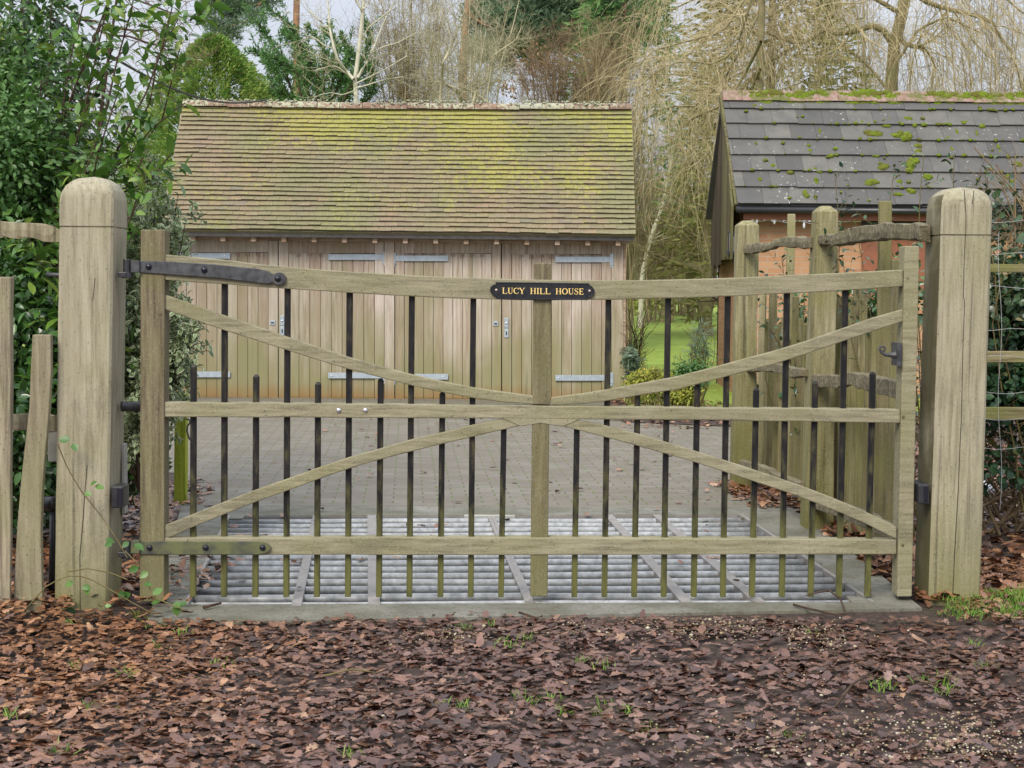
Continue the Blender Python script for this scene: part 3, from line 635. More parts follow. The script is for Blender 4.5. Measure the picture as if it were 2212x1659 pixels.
mb = MB(); mb.tube([P(262, 878, 6.85), P(312, 878, 6.9)], .024, 14); bevel(mb.build('opener_arm', M['blackplastic'], gate), .002)
# latch hook
mb = MB(); pbox(mb, 1938.5, 741, 1948, 791, 6.985, 7.10)
hk = [(1938, 767), (1924, 767), (1912, 766), (1904, 761), (1899.5, 753), (1902, 748.5), (1908, 748), (1912, 751.5), (1911, 757), (1907, 758)]
mb.tube([P(x, y, 7.02) for x, y in hk], [.02, .011, .008, .0065, .006, .0055, .005, .005, .005, .005], 8); mb.build('latch', M['iron'], gate, False)
# name plate
out = [(1070.7, 609), (1170, 610.2), (1273, 611.8), (1273.5, 616), (1280, 619), (1284.3, 627), (1284, 634), (1279, 641), (1272, 644.5), (1270, 648.5), (1170, 647.5), (1073, 646.6), (1071.5, 641), (1063, 636), (1058.8, 629), (1059, 621), (1064, 615), (1070.5, 613)]
mb = MB(); mb.prism([Q(x, y, -.012) for x, y in reversed(out)], (0, .013, 0)); plate = bevel(mb.build('name_plate', M['plate'], gate), .0015)
mb = MB(); cx, cy = 1171, 629
mb.tube([Q(cx + (x - cx) * .985, cy + (y - cy) * .92, -.012) for x, y in out + out[:1]], .0032, 6, False); mb.build('plate_rim', M['plate'], plate, True)
for x, y in ((1072, 626.5), (1273.5, 628.5)): bolt(plate, x, y, -.012, .0062, M['screw'], 'screw')
# serif capitals drawn from strokes: (kind, ...) in a unit-high cell
S_, t_ = .15, .055
def serif(x, y, w=.17): return [(x - w, y, x + w, y)]
def glyph(ch):
    """list of (polyline, widths)"""
    g = []
    v = lambda x, w=S_: g.append(([(x, .0), (x, 1.)], [w, w]))
    h = lambda x0, x1, y, w=t_: g.append(([(x0, y), (x1, y)], [w, w]))
    sf = lambda x, y, w=.16: g.append(([(x - w, y), (x + w, y)], [t_, t_]))
    if ch == 'L': v(.2); sf(.2, .03); sf(.2, .97); h(.2, .72, .03, .07); g.append(([(.72, .0), (.75, .26)], [.08, .03])); return g, .80
    if ch == 'I': v(.2); sf(.2, .03); sf(.2, .97); return g, .42
    if ch == 'H':
        v(.2); v(.72); h(.2, .72, .52)
        for x in (.2, .72): sf(x, .03); sf(x, .97)
        return g, .94
    if ch == 'E':
        v(.2); sf(.2, .03); sf(.2, .97); h(.2, .66, .03, .07); h(.2, .64, .97, .07); h(.2, .52, .52, .06)
        g.append(([(.66, .0), (.69, .24)], [.08, .03])); g.append(([(.64, 1.), (.66, .78)], [.08, .03])); g.append(([(.52, .40), (.52, .64)], [.05, .05])); return g, .74
    if ch == 'U':
        g.append(([(.2, 1.), (.2, .32), (.24, .15), (.34, .05), (.46, .02), (.58, .06), (.66, .16), (.69, .32), (.69, 1.)], [S_, S_, .14, .11, .07, .06, .06, .06, .06])); sf(.2, .97); sf(.69, .97, .13); return g, .88
    if ch == 'Y':
        g.append(([(.08, 1.), (.42, .45)], [S_, S_])); g.append(([(.74, 1.), (.42, .45)], [.06, .06])); g.append(([(.42, .5), (.42, 0)], [S_, S_])); sf(.1, .97, .13); sf(.72, .97, .13); sf(.42, .03); return g, .82
    def arc(cx, cy, rx, ry, a0, a1, wf, n=18): 
        pts = []; ws = []
        for t in np.linspace(R(a0), R(a1), n): pts.append((cx + rx * math.cos(t), cy + ry * math.sin(t))); ws.append(wf(t))
        g.append((pts, ws))
    if ch == 'O': arc(.46, .5, .36, .47, 0, 360, lambda t: .06 + .10 * abs(math.cos(t)), 26); return g, .93
    if ch == 'C': arc(.47, .5, .38, .47, 48, 312, lambda t: .06 + .10 * abs(math.cos(t)) * (math.cos(t) < 0), 20); g.append(([(.73, .68), (.75, .98)], [.09, .04])); g.append(([(.73, .32), (.77, .18)], [.05, .04])); return g, .86
    if ch == 'S':
        g.append(([(.56, .78), (.50, .93), (.34, .98), (.19, .92), (.14, .78), (.20, .63), (.34, .54), (.50, .45), (.58, .32), (.56, .14), (.42, .03), (.26, .02), (.12, .10), (.10, .26)], [.06, .06, .06, .08, .10, .13, .15, .15, .12, .09, .06, .06, .06, .06]))
        g.append(([(.58, .98), (.58, .74)], [.05, .05])); g.append(([(.09, .02), (.09, .28)], [.05, .05])); return g, .70
words = [('LUCY', 1084.4, 1133.6), ('HILL', 1144.8, 1189.4), ('HOUSE', 1199.9, 1260.9)]
def letpt(x, u): 
    yb = 634.3 + (x - 1084) / 176 * 1.9; return Q(x, yb - u * 12.9, -.0145)
for wd, xa, xb in words:
    let = MB()
    gl = [glyph(c) for c in wd]; tot = sum(g[1] for g in gl); sc = (xb - xa) / tot; x = xa
    for g, adv in gl:
        for k_, (pts, ws) in enumerate(g):
            p2 = [Vector((x + px * sc, py)) for px, py in pts]; asp = 12.9
            Tt, Bb = [], []
            for i, p in enumerate(p2):
                a = p2[max(i - 1, 0)]; b = p2[min(i + 1, len(p2) - 1)]; d = Vector((b.x - a.x, (b.y - a.y) * asp)); d.normalize(); nn = Vector((-d.y, d.x)) * ws[i] * asp * .5 * 1.15
                Tt.append(letpt(p.x + nn.x, p.y + nn.y / asp) + Vector((0, -.00004 * k_, 0))); Bb.append(letpt(p.x - nn.x, p.y - nn.y / asp) + Vector((0, -.00004 * k_, 0)))
            let.strip(Tt, Bb, .0035)
        x += adv * sc
    let.build('lettering', M['gold'], plate)
# ------------------------------------------------------------------ fences
def wpost(parent, name, xl0, xr0, y0, xl1, xr1, y1, Y, depth, mat, jit=.004, top='flat', cur=.5, seg=5, lean=0):
    """upright timber: px at the top (xl0,xr0,y0) and bottom"""
    mb = MB(); mb.cur = cur; r_ = random.Random(int(xl0 * 13 + y0)); n = seg; vs = []
    for i in range(n + 1):
        u = i / n; xl = xl0 + (xl1 - xl0) * u; xr = xr0 + (xr1 - xr0) * u; y = y0 + (y1 - y0) * u
        a = P(xl, y, Y); b = P(xr, y, Y); j = lambda: r_.uniform(-jit, jit); s_ = 1.0
        vs += [(a.x + j(), Y + j(), a.z), (b.x + j(), Y + j(), b.z), (b.x + j(), Y + depth + j(), b.z), (a.x + j(), Y + depth + j(), a.z)]
    fs = [(i * 4 + k, i * 4 + (k + 1) % 4, i * 4 + 4 + (k + 1) % 4, i * 4 + 4 + k) for i in range(n) for k in range(4)] + [(n * 4, n * 4 + 1, n * 4 + 2, n * 4 + 3)]
    if top == 'chamfer':
        a = vs[0]; b = vs[1]; h = .035; w = b[0] - a[0]
        cap = [(a[0] + w * .28, Y + depth * .28, a[2] + h), (a[0] + w * .72, Y + depth * .28, a[2] + h), (a[0] + w * .72, Y + depth * .72, a[2] + h), (a[0] + w * .28, Y + depth * .72, a[2] + h)]
        k0 = len(vs); vs += cap; fs += [(k, (k + 1) % 4, k0 + (k + 1) % 4, k0 + k) for k in range(4)] + [(k0, k0 + 1, k0 + 2, k0 + 3)]
    else: fs += [(0, 1, 2, 3)]
    mb.add(vs, fs); return bevel(mb.build(name, mat, parent), .006, 2)
def gnarl(parent, name, top, bot, Ya, Yb, th, mat, n=16, jit=.006, seed=1):
    xs = np.linspace(top[0][0], top[-1][0], n); xb = np.linspace(bot[0][0], bot[-1][0], n); r_ = random.Random(seed); prof = [r_.uniform(.85, 1.05) * (1.22 if q % 2 else .92) for q in range(8)]
    f = lambda pl, x: float(np.interp(x, [p[0] for p in pl], [p[1] for p in pl])); rings = []
    for i in range(n):
        Y = Ya + (Yb - Ya) * i / (n - 1); a = P(xs[i], f(top, xs[i]), Y); b = P(xb[i], f(bot, xb[i]), Y); m = (a + b) / 2; hh = (a.z - b.z) / 2; ring = []; ox, oz = r_.uniform(-jit, jit), r_.uniform(-jit, jit)
        for k in range(8):
            t = k / 8 * 6.2832; j = prof[k] + r_.uniform(-.05, .05)
            ring.append((m.x + math.cos(t) * th * j * .5, Y + math.cos(t) * .01, m.z + math.sin(t) * hh * 1.05 * j))
        rings += ring if 0 else [(v[0] + ox, v[1], v[2] + oz) for v in ring]
    mb = MB(); mb.add(rings, [(i * 8 + k, i * 8 + (k + 1) % 8, i * 8 + 8 + (k + 1) % 8, i * 8 + 8 + k) for i in range(n - 1) for k in range(8)] + [tuple(range(8)), tuple((n - 1) * 8 + k for k in range(8))])
    o = mb.build(name, mat, parent); return bevel(o, .004, 1, 25)
fr = thing('cleft_fence', 'mossy cleft oak fence of upright pales running back beside the drive', 'fence', (1.95, 9.0, 0))
wpost(fr, 'fence_post', 1594, 1640, 486, 1584, 1632, 1062, 10.8, .17, M['cleft_post'], .006, 'chamfer')
wpost(fr, 'fence_post', 1764, 1811, 456, 1740, 1800, 1148, 9.07, .17, M['cleft_post'], .006, 'chamfer')
gnarl(fr, 'rail', [(1612, 525), (1661, 523), (1691, 512), (1708, 508), (1756, 511)], [(1612, 548), (1648, 547), (1688, 533), (1756, 539)], 10.82, 9.15, .06, M['cleft_rail'], seed=2)
gnarl(fr, 'rail', [(1772, 507), (1808, 505), (1858, 488), (1908, 480), (2000, 481)], [(1772, 532), (1825, 533), (1875, 523), (1941, 520), (2000, 523)], 9.12, 7.1, .07, M['cleft_rail'], 20, seed=3)
gnarl(fr, 'rail', [(1618, 797), (1656, 786), (1687, 783), (1740, 797)], [(1618, 802), (1682, 805), (1718, 817), (1740, 816)], 10.82, 9.15, .07, M['cleft_rail'], seed=4)
gnarl(fr, 'rail', [(1760, 809), (1810, 810), (1862, 804), (1900, 813), (1960, 826)], [(1760, 832), (1797, 840), (1849, 834), (1880, 843), (1960, 866)], 9.12, 7.15, .08, M['cleft_rail'], 18, seed=5)
gnarl(fr, 'rail', [(1602, 992), (1643, 1002), (1687, 1023), (1735, 1041)], [(1602, 1005), (1643, 1021), (1687, 1046), (1735, 1066)], 10.82, 9.15, .06, M['cleft_rail'], seed=6)
gnarl(fr, 'rail', [(1760, 1080), (1826, 1084), (1874, 1102), (1935, 1133)], [(1760, 1098), (1826, 1122), (1874, 1143), (1935, 1168)], 9.12, 7.2, .07, M['cleft_rail'], seed=7)
pales = [(1646, 17, 636), (1657, 15, 688), (1668, 18, 628), (1680, 15, 700), (1692, 15, 684), (1706, 17, 462), (1717, 15, 640), (1727, 14, 688), (1740, 16, 700), (1751, 15, 630),
         (1800, 16, 696), (1811, 16, 640), (1822, 16, 702), (1836, 19, 640), (1850, 19, 616), (1862, 20, 636), (1876, 16, 714), (1889, 17, 700), (1910, 30, 434), (1932, 20, 560), (1949, 20, 604)]
r_ = random.Random(11)
for i, (px, w, yt) in enumerate(pales):
    xw = 1.98 + (px - 1646) / 300 * .14; Y = xw * F0 / (px - W0 / 2); yb = 613 + 1.5 * F0 / Y
    lean = (px - 1106) * -.02 + r_.uniform(-2, 2)
    w *= .92; Y += r_.uniform(-.05, .05)
    wpost(fr, 'pale', px - w / 2 - lean * .3, px + w / 2 - lean * .3, yt, px - w / 2 * 1.05 + lean * .5, px + w / 2 * 1.1 + lean * .5, yb, Y, .035, M['cleft'], .004, cur=r_.random(), seg=8)
# left near fence
fl = thing('cleft_fence', 'pale cleft fence with two near pales at the left edge beside the hinge post', 'fence', (-2.2, 6.8, 0))
wpost(fl, 'pale', -42, 24, 598, -50, 20, 1352, 6.62, .04, M['pale_near'], .004, cur=.8, seg=10)
mb = MB(); lx = [(70, 723), (66, 800), (63, 880), (55, 950), (45, 1040), (36, 1150), (31, 1240), (29, 1335)]; rx = [(109, 723), (110, 800), (106, 880), (100, 950), (92, 1040), (88, 1150), (90, 1240), (92, 1335)]
mb.strip([P(x, y, 6.66) for x, y in rx], [P(x, y, 6.66) for x, y in lx], .035); bevel(mb.build('pale', M['pale_near'], fl), .004)
gnarl(fl, 'rail', [(-60, 476), (0, 478), (80, 483), (126, 493)], [(-60, 506), (0, 511), (80, 518), (126, 524)], 6.80, 6.84, .09, M['pale_near'], seed=9)
gnarl(fl, 'rail', [(-60, 893), (0, 893), (126, 893)], [(-60, 929), (30, 929), (126, 931)], 6.80, 6.84, .08, M['pale_near'], seed=10)
# post and rail fence on the far right, with stock wire
fp = thing('post_and_rail_fence', 'round-rail fence with stock wire in front of the ivy hedge at right', 'fence', (3.2, 8.3, 0))
for (ya, yb, yc, yd) in ((570, 570, 590, 594), (757, 755, 784, 786), (878, 880, 908, 911)):
    gnarl(fp, 'rail', [(2040, ya), (2800, yb)], [(2040, yc), (2800, yd)], 8.3, 8.35, .07, M['far_rail'], 18, .002, seed=ya)
wpost(fp, 'fence_post', 2262, 2310, 500, 2258, 2308, 1130, 8.36, .1, M['far_rail'], .004)
wpost(fp, 'fence_post', 2752, 2800, 500, 2748, 2798, 1130, 8.36, .1, M['far_rail'], .004)
mb = MB()
for y in (478, 548, 620, 712, 770, 848, 905, 968): mb.tube([P(x, y + 3 * math.sin(x * .05 + y), 8.22) for x in range(2060, 2810, 30)], .0016, 4)
for x in range(2095, 2800, 65): mb.tube([P(x + 4 * math.sin(y * .02), y, 8.218) for y in range(500, 1120, 40)], .0014, 4)
mb.build('wire_mesh', M['wire'], fp)
# lime green marker post in the drive edge
lp = thing('marker_post', 'short post covered in lime green algae behind the hinge end of the gate', 'post', G(390, 1103))
wpost(lp, 'post_body', 377, 402, 850, 375, 400, 1106, 9.9, .08, M['lime_post'], .001)
mb = MB(); mb.tube([P(x, y, 9.88) for x, y in ((400, 905), (408, 906), (411, 913), (405, 920), (404, 932), (409, 948), (412, 950))], .006, 6); mb.build('hook', M['iron'], lp)

# ------------------------------------------------------------------ garage
YE, YW, YRd = 18.6, 18.92, 19.9        # eave, door plane, ridge
gar = thing('garage', 'timber double garage with a lichen-covered clay tile roof behind the gate', 'garage', P(860, 862, 18.9))
eL, eR = P(345, 497, YE), P(1373, 508, YE); rL, rR = P(397, 226, YRd), P(1364, 232, YRd)
slope = ((rL - eL).length); nR, nC = 27, 37
def rp_(u, v): return eL.lerp(eR, u).lerp(rL.lerp(rR, u), v)
nrm = (eR - eL).cross(rL - eL).normalized()
if nrm.y > 0: nrm = -nrm
mb = MB(); r_ = random.Random(2); sag = lambda u, v: -.02 * math.sin(u * math.pi) * v
for j in range(nR):
    off = .5 * (j % 2)
    for i in range(-1, nC + 1):
        u0_, u1_ = max(0, (i + off) / nC + .0002), min(1, (i + 1 + off) / nC - .0002)
        if u1_ - u0_ < .004: continue
        v0, v1 = j / nR, (j + 1.12) / nR; v1 = min(v1, 1.0)
        mb.cur = r_.random(); t0 = .040 + r_.uniform(-.003, .004); tj = [r_.uniform(-.003, .003) for _ in range(2)]; dv = r_.uniform(-.0022, .0022) + .004 * math.sin(i * .23 + j * .9) * math.sin(i * .11 + 1)
        a, b, c, d = rp_(u0_, v0 + dv), rp_(u1_, v0 + dv), rp_(u1_, v1), rp_(u0_, v1)
        s1 = Vector((0, 0, sag(u0_, v0))); th = .014
        lo = [a + nrm * (t0 - th + tj[0]) + s1, b + nrm * (t0 - th + tj[1]) + s1, c + nrm * .004 + s1, d + nrm * .004 + s1]
        hi = [a + nrm * (t0 + tj[0]) + s1, b + nrm * (t0 + tj[1]) + s1, c + nrm * .014 + s1, d + nrm * .014 + s1]
        mb.hexa([lo[0], lo[1], hi[1], hi[0], lo[3], lo[2], hi[2], hi[3]])
# underlay and rear slope
back = 3.2; bL = Vector((rL.x - .15, YRd + back, 2.0)); bR = Vector((rR.x + .12, YRd + back, 2.0)); mb.cur = .5
mb.hexa([eL - nrm * .05, eR - nrm * .05, eR + nrm * .003, eL + nrm * .003, rL - nrm * .05, rR - nrm * .05, rR + nrm * .003, rL + nrm * .003])
up_ = Vector((0, 0, .06)); mb.hexa([rL, rR, rR + up_ * .5, rL + up_ * .5, bL, bR, bR + up_, bL + up_])
roof = mb.build('roof', M['tile'], gar)
NRD = 20
for i in range(NRD):
    mb = MB(); mb.cur = 1.0 if i == 15 else r_.uniform(0, .85)
    a = rL.lerp(rR, i / NRD + .0006); b = rL.lerp(rR, (i + 1) / NRD - .0006); z_ = Vector((0, 0, .035 + r_.uniform(-.006, .006) - .02 * math.sin(i / NRD * 3.14)))
    a += z_; b += z_; n = 9; ri = []
    for p, rr_ in ((a, .105), (b, .10)):
        ri += [p + Vector((0, -math.cos(math.pi * k / n) * rr_, math.sin(math.pi * k / n) * rr_ * .85 - .06)) for k in range(n + 1)]
    mb.add(ri, [(k, k + 1, n + 2 + k, n + 1 + k) for k in range(n)] + [tuple(range(n, -1, -1)), tuple(range(n + 1, 2 * n + 2))]); mb.build('ridge_tile', M['ridge'], roof)
# lichen lumps on ridge
ico = None
def ico_t(sub=2):
    import bmesh
    bm = bmesh.new(); bmesh.ops.create_icosphere(bm, subdivisions=sub, radius=1); V = np.array([v.co[:] for v in bm.verts]); Fc = np.array([[v.index for v in f.verts] for f in bm.faces]); bm.free(); return V, Fc
icoV, icoF = ico_t(2); ico1V, ico1F = ico_t(1)
def lumps(name, pos, size, mat, parent, flat_=.5, seed=0, kind=None, label=None, base=(icoV, icoF), nrmv=(0, 0, 1)):
    rg = np.random.default_rng(seed); pos = np.asarray(pos, float); n = len(pos); tv, tf = base; k = len(tv)
    V = tv[None] * (1 + rg.normal(size=(n, k, 1)) * .13); Zv = np.array(nrmv, float); Zv /= np.linalg.norm(Zv)
    size = np.asarray(size, float).reshape(n, -1); sx = size[:, :1]; sy = size[:, -1:]
    X = np.array([1., 0, 0]); Yv = np.cross(Zv, X); Yv /= np.linalg.norm(Yv)
    W = V[..., 0:1] * X * sx[:, None] + V[..., 1:2] * Yv * sy[:, None] + V[..., 2:3] * Zv * (np.minimum(sx, sy) * flat_)[:, None]
    W = W + pos[:, None]; Fc = (tf[None] + (np.arange(n) * k)[:, None, None]).reshape(-1, 3)
    o = fast(name, W.reshape(-1, 3), Fc, mat, parent, {'rnd': np.repeat(rg.random(n), k)}, True)
    if kind: tag(o, kind=kind)
    return o
pp = [];
for i in range(420):
    u = r_.random(); 
    if r_.random() > .25 + .75 * abs(math.sin(u * 9)) : continue
    a = math.radians(r_.uniform(10, 95)); p = rL.lerp(rR, u) + Vector((0, -math.cos(a) * .10, math.sin(a) * .088 - .025 + .01)); pp.append(tuple(p))
M['lichen'] = simple('grey_lichen', (.42, .44, .33), .95, 0, .1, (60, (.30, .33, .2)), .5)
lumps('lichen', pp, rng.uniform(.008, .022, len(pp)), M['lichen'], roof, .6, 3, 'stuff', base=(ico1V, ico1F))
# fascia / gutter board, soffit beam, rafter tails
a, b = P(352, 497, YE + .03), P(1370, 508, YE + .03)
mb = MB(); dz = .07; mb.hexa([a - Vector((0, 0, dz)), b - Vector((0, 0, dz)), b, a] + [v + Vector((0, .035, 0)) for v in (a - Vector((0, 0, dz)), b - Vector((0, 0, dz)), b, a)])
mb.build('fascia', M['darkfascia'], gar)
a, b = P(358, 506, YE + .2), P(1360, 517, YE + .2); mb = MB(); mb.hexa([a - Vector((0, 0, .06)), b - Vector((0, 0, .06)), b + Vector((0, 0, .05)), a + Vector((0, 0, .05))] + [v + Vector((0, .14, 0)) for v in (a - Vector((0, 0, .06)), b - Vector((0, 0, .06)), b + Vector((0, 0, .05)), a + Vector((0, 0, .05)))])
mb.build('wall_plate', M['beam'], gar)
for i in range(15):
    px = 415.5 + i * 65.7; py = 503 + i * .75 + 7; mb = MB(); pbox(mb, px - 5, py - 5, px + 5, py + 10, YE + .07, YW - .02); mb.build('rafter_tail', M['beam'], gar)
# posts and lintel beam
def gbox(name, x0, y0, x1, y1, Y0, Y1, mat, parent=None, bv=.003, cur=.5):
    mb = MB(); mb.cur = cur; pbox(mb, x0, y0, x1, y1, Y0, Y1); o = mb.build(name, mat, parent or gar); return bevel(o, bv, 1) if bv else o
gbox('door_post', 356, 517, 380, 862, YW - .01, YW + .15, M['door'])
gbox('door_post', 830.5, 515, 851.5, 866, YW - .03, YW + .15, M['door'], cur=.9)
gbox('door_post', 1321, 518, 1346, 866, YW - .01, YW + .15, M['door'])
gbox('corner_trim', 1346, 516, 1352, 868, YW + .0, YW + .1, M['beam'])
for x in (829, 1318): gbox('bracket_block', x, 508, x + 27, 520, YW - .10, YW, M['beam'])
def leaf_door(x0, x1, yt0, yt1, yb0, yb1, nb, hinge_left, seed):
    r_ = random.Random(seed); cx = (x0 + x1) / 2; base = P(cx, yb0, YW)
    lab = {1: 'leftmost boarded door leaf', 2: 'second boarded door leaf', 3: 'third boarded door leaf', 4: 'rightmost boarded door leaf'}[seed]
    d = MB(); 
    yt = lambda x: yt0 + (yt1 - yt0) * (x - x0) / (x1 - x0); yb = lambda x: yb0 + (yb1 - yb0) * (x - x0) / (x1 - x0)
    sw = 21; xs = [x0 + sw + (x1 - x0 - 2 * sw) * i / nb for i in range(nb + 1)]
    def bd(xa, xb, ya, yb_, Y0, Y1):
        d.cur = r_.random(); pbox(d, xa, ya, xb, yb_, Y0, Y1)
    bd(x0 + .6, x0 + sw - .5, yt(x0) + 1, yb(x0), YW, YW + .05); bd(x1 - sw + .5, x1 - .6, yt(x1) + 1, yb(x1), YW, YW + .05)
    bd(x0 + sw, x1 - sw, yt(cx), yt(cx) + 27, YW + .003, YW + .05)
    for i in range(nb): bd(xs[i] + .5, xs[i + 1] - .5, yt(xs[i]) + 27.5, yb(xs[i]) - r_.uniform(0, 1), YW + .016 + r_.uniform(0, .003), YW + .045)
    # nail stains under the top strip, short vertical marks
    st_ = d; nf = len(d.f)
    for i in range(1, nb):
        for dx in (-3.5, 3.2): pbox(st_, xs[i] + dx - .8, yt(cx) + 29, xs[i] + dx + .8, yt(cx) + 29 + r_.uniform(4, 9), YW + .0115, YW + .018)
    M.setdefault('stain', simple('nail_stain', (.24, .115, .06), .8)); o = d.build('door_leaf', M['door'], gar); o['label'] = lab; o.data.materials.append(M['stain'])
    for f_ in o.data.polygons[nf:]: f_.material_index = 1
    bk = MB(); pbox(bk, x0, yt0 + 2, x1, yb1 - 3, YW + .06, YW + .07); bk.build('backing', M['pit'], o)
    for ys in (552, 808):
        yy = ys + (cx - 380) * .0105; s0, s1 = (x0 + 2, x0 + 116) if hinge_left else (x1 - 121, x1 + 2)
        h = MB(); pbox(h, s0, yy - 6.5, s1, yy + 6, YW - .010, YW - .002); hs = bevel(h.build('hinge_strap', M['galv'], o), .002, 1)
        kx = x0 - 1 if hinge_left else x1 + 1
        k = MB(); pbox(k, kx - 3.5, yy - 12, kx + 3.5, yy + 12, YW - .022, YW - .005); k.dome(P(kx, yy + 15, YW - .005), .022, h=.4); k.build('hinge_knuckle', M['galv'], hs)
        for f_ in (.06, .9): k = MB(); k.dome(P(s0 + (s1 - s0) * f_, yy, YW - .010), .010, h=.7); k.build('bolt', M['zinc'], hs, True)
    return o
d1 = leaf_door(381, 600.5, 517, 519, 861, 863, 8, True, 1)
d2 = leaf_door(601.5, 830, 519, 521, 863, 864, 8, False, 2)
d3 = leaf_door(852, 1083, 519, 521, 865, 866, 9, True, 3)
d4 = leaf_door(1084, 1320.5, 521, 523, 866, 868, 9, False, 4)
for par, x, y in ((d2, 609.5, 700), (d4, 1094, 705)):
    k = MB(); pbox(k, x - 4.5, y - 18, x + 4.5, y + 3, YW - .012, YW + .0); pbox(k, x - 4.5, y + 5, x + 4.5, y + 24, YW - .012, YW + .0); lk = bevel(k.build('lock_plate', M['galv'], par), .003)
    k = MB(); k.dome(P(x, y - 7, YW - .012), .016, h=.8); k.build('lock_knob', M['zinc'], lk, True); k = MB(); pbox(k, x - 1.2, y + 11, x + 1.2, y + 19, YW - .015, YW - .011); k.build('keyhole', M['blackplastic'], lk)
for par, x, y in ((d1, 588.5, 697), (d3, 1070.5, 699)):
    k = MB(); pbox(k, x - 5.5, y - 5, x + 5.5, y + 5, YW - .012, YW); lk = bevel(k.build('latch_plate', M['galv'], par), .002); k = MB(); pbox(k, x - 3, y - 1.5, x + 3, y + 2, YW - .015, YW - .011); k.build('slot', M['darkfascia'], lk)
# side and back walls
zE = eR.z - .12; xl, xr = P(357, 800, YW).x, P(1350, 800, YW).x; yb_ = YRd + back - .2
mb = MB()
for x_, s_ in ((xl, 1), (xr, -1)):
    pts = [(x_, YW + .1, 0), (x_, yb_, 0), (x_, yb_, 2.0), (x_, YRd, rL.z - .12), (x_, YW + .1, zE + .2)]; mb.prism(pts, (s_ * .08, 0, 0))
mb.box(xl, xr, yb_ - .05, yb_, 0, 2.0); mb.build('wall', M['door'], gar)
mb = MB(); mb.box(xl, xr, YW + .2, YW + .25, 0, zE); mb.build('inner_partition', M['pit'], gar)

# ------------------------------------------------------------------ brick outbuilding with grey tiles
YE2, YR2, YW2 = 19.2, 20.5, 19.5
ob = thing('outbuilding', 'brick outbuilding with mossy grey tiles behind the right gate post', 'building', (4.5, 19.8, 0))
eL, eR = P(1592, 443, YE2), P(2560, 452, YE2); rL, rR = P(1559, 206, YR2), P(2470, 213, YR2)
nrm = (eR - eL).cross(rL - eL).normalized(); nrm = -nrm if nrm.y > 0 else nrm
wC = .333; Lw = (eR - eL).length; nC = int(Lw / wC); nR = 7; mb = MB(); r_ = random.Random(8)
for j in range(nR):
    off = (j * .37) % 1
    for i in range(-1, nC + 1):
        u0_, u1_ = max(0, (i + off) / nC + .0003), min(1, (i + 1 + off) / nC - .0003)
        if u1_ - u0_ < .002: continue
        v0, v1 = j / nR, min(1, (j + 1.1) / nR); mb.cur = r_.random(); t0 = .05 + r_.uniform(-.003, .003); dv = r_.uniform(-.005, .005)
        a, b, c, d = rp_(u0_, v0 + dv), rp_(u1_, v0 + dv), rp_(u1_, v1), rp_(u0_, v1); th = .022
        mb.hexa([a + nrm * (t0 - th), b + nrm * (t0 - th), b + nrm * t0, a + nrm * t0, d + nrm * .004, c + nrm * .004, c + nrm * .02, d + nrm * .02])
bL = Vector((rL.x, YR2 + 1.5, 2.45)); bR = Vector((rR.x, YR2 + 1.5, 2.45)); mb.cur = .5
mb.hexa([eL - nrm * .03, eR - nrm * .03, eR + nrm * .002, eL + nrm * .002, rL - nrm * .03, rR - nrm * .03, rR + nrm * .002, rL + nrm * .002])
mb.hexa([rL, rR, rR + up_ * .5, rL + up_ * .5, bL, bR, bR + up_ * .5, bL + up_ * .5])
roof2 = mb.build('roof', M['slate'], ob)
n_ = 22
for i in range(n_):
    mb = MB(); mb.cur = r_.random(); a = rL.lerp(rR, i / n_ + .0004); b = rL.lerp(rR, (i + 1) / n_ - .0004); z_ = Vector((0, 0, .02 + r_.uniform(-.006, .006))); ri = []
    for p in (a + z_, b + z_): ri += [p + Vector((0, -.15, -.10)), p + Vector((0, -.035, .05)), p + Vector((0, .035, .05)), p + Vector((0, .15, -.10))]
    mb.add(ri, [(k, k + 1, 5 + k, 4 + k) for k in range(3)] + [(3, 2, 1, 0), (4, 5, 6, 7)]); mb.build('ridge_tile', M['ridge_old'], roof2)
# moss cushions: big ones measured, small ones along the joints and course edges
def roof_pt(px, py):
    d = ray(px, py); t = (eL - CAM).dot(nrm) / d.dot(nrm); return CAM + d * t + nrm * .03
big = [(1886, 294, 20, 9), (1937, 298, 16, 8), (1956, 300, 16, 10), (1945, 290, 10, 6), (1958, 260, 13, 6), (1980, 319, 10, 7), (1982, 332, 12, 7), (1966, 360, 14, 10), (1972, 352, 12, 9), (1904, 366, 18, 8), (1960, 372, 12, 7), (1884, 398, 19, 9), (1943, 397, 8, 7),
       (1760, 369, 13, 5), (1769, 375, 12, 4), (1738, 420, 9, 8), (1742, 428, 8, 5), (1628, 233, 9, 4), (1706, 376, 10, 4), (1670, 406, 11, 4), (1975, 274, 9, 6), (1911, 276, 12, 5), (1938, 424, 16, 6), (1970, 417, 14, 6), (2000, 386, 12, 8), (2045, 302, 9, 5), (2176, 343, 10, 6), (2177, 385, 8, 8), (2182, 396, 8, 6),
       (2120, 276, 12, 6), (2078, 268, 14, 5), (1861, 268, 9, 5), (1731, 264, 4, 3), (1795, 340, 8, 5), (1893, 340, 14, 4), (1746, 318, 5, 4), (1748, 330, 6, 4), (1805, 325, 6, 5), (1761, 392, 9, 6), (1764, 400, 10, 5), (1641, 392, 6, 5), (1669, 362, 6, 5), (1632, 314, 4, 3), (1770, 288, 4, 7), (1716, 295, 3, 6), (1920, 260, 4, 3), (2066, 290, 4, 10), (2109, 292, 4, 9), (2055, 326, 4, 7), (2155, 322, 5, 6), (2158, 332, 5, 4), (2200, 360, 12, 8)]
pos = []; siz = []
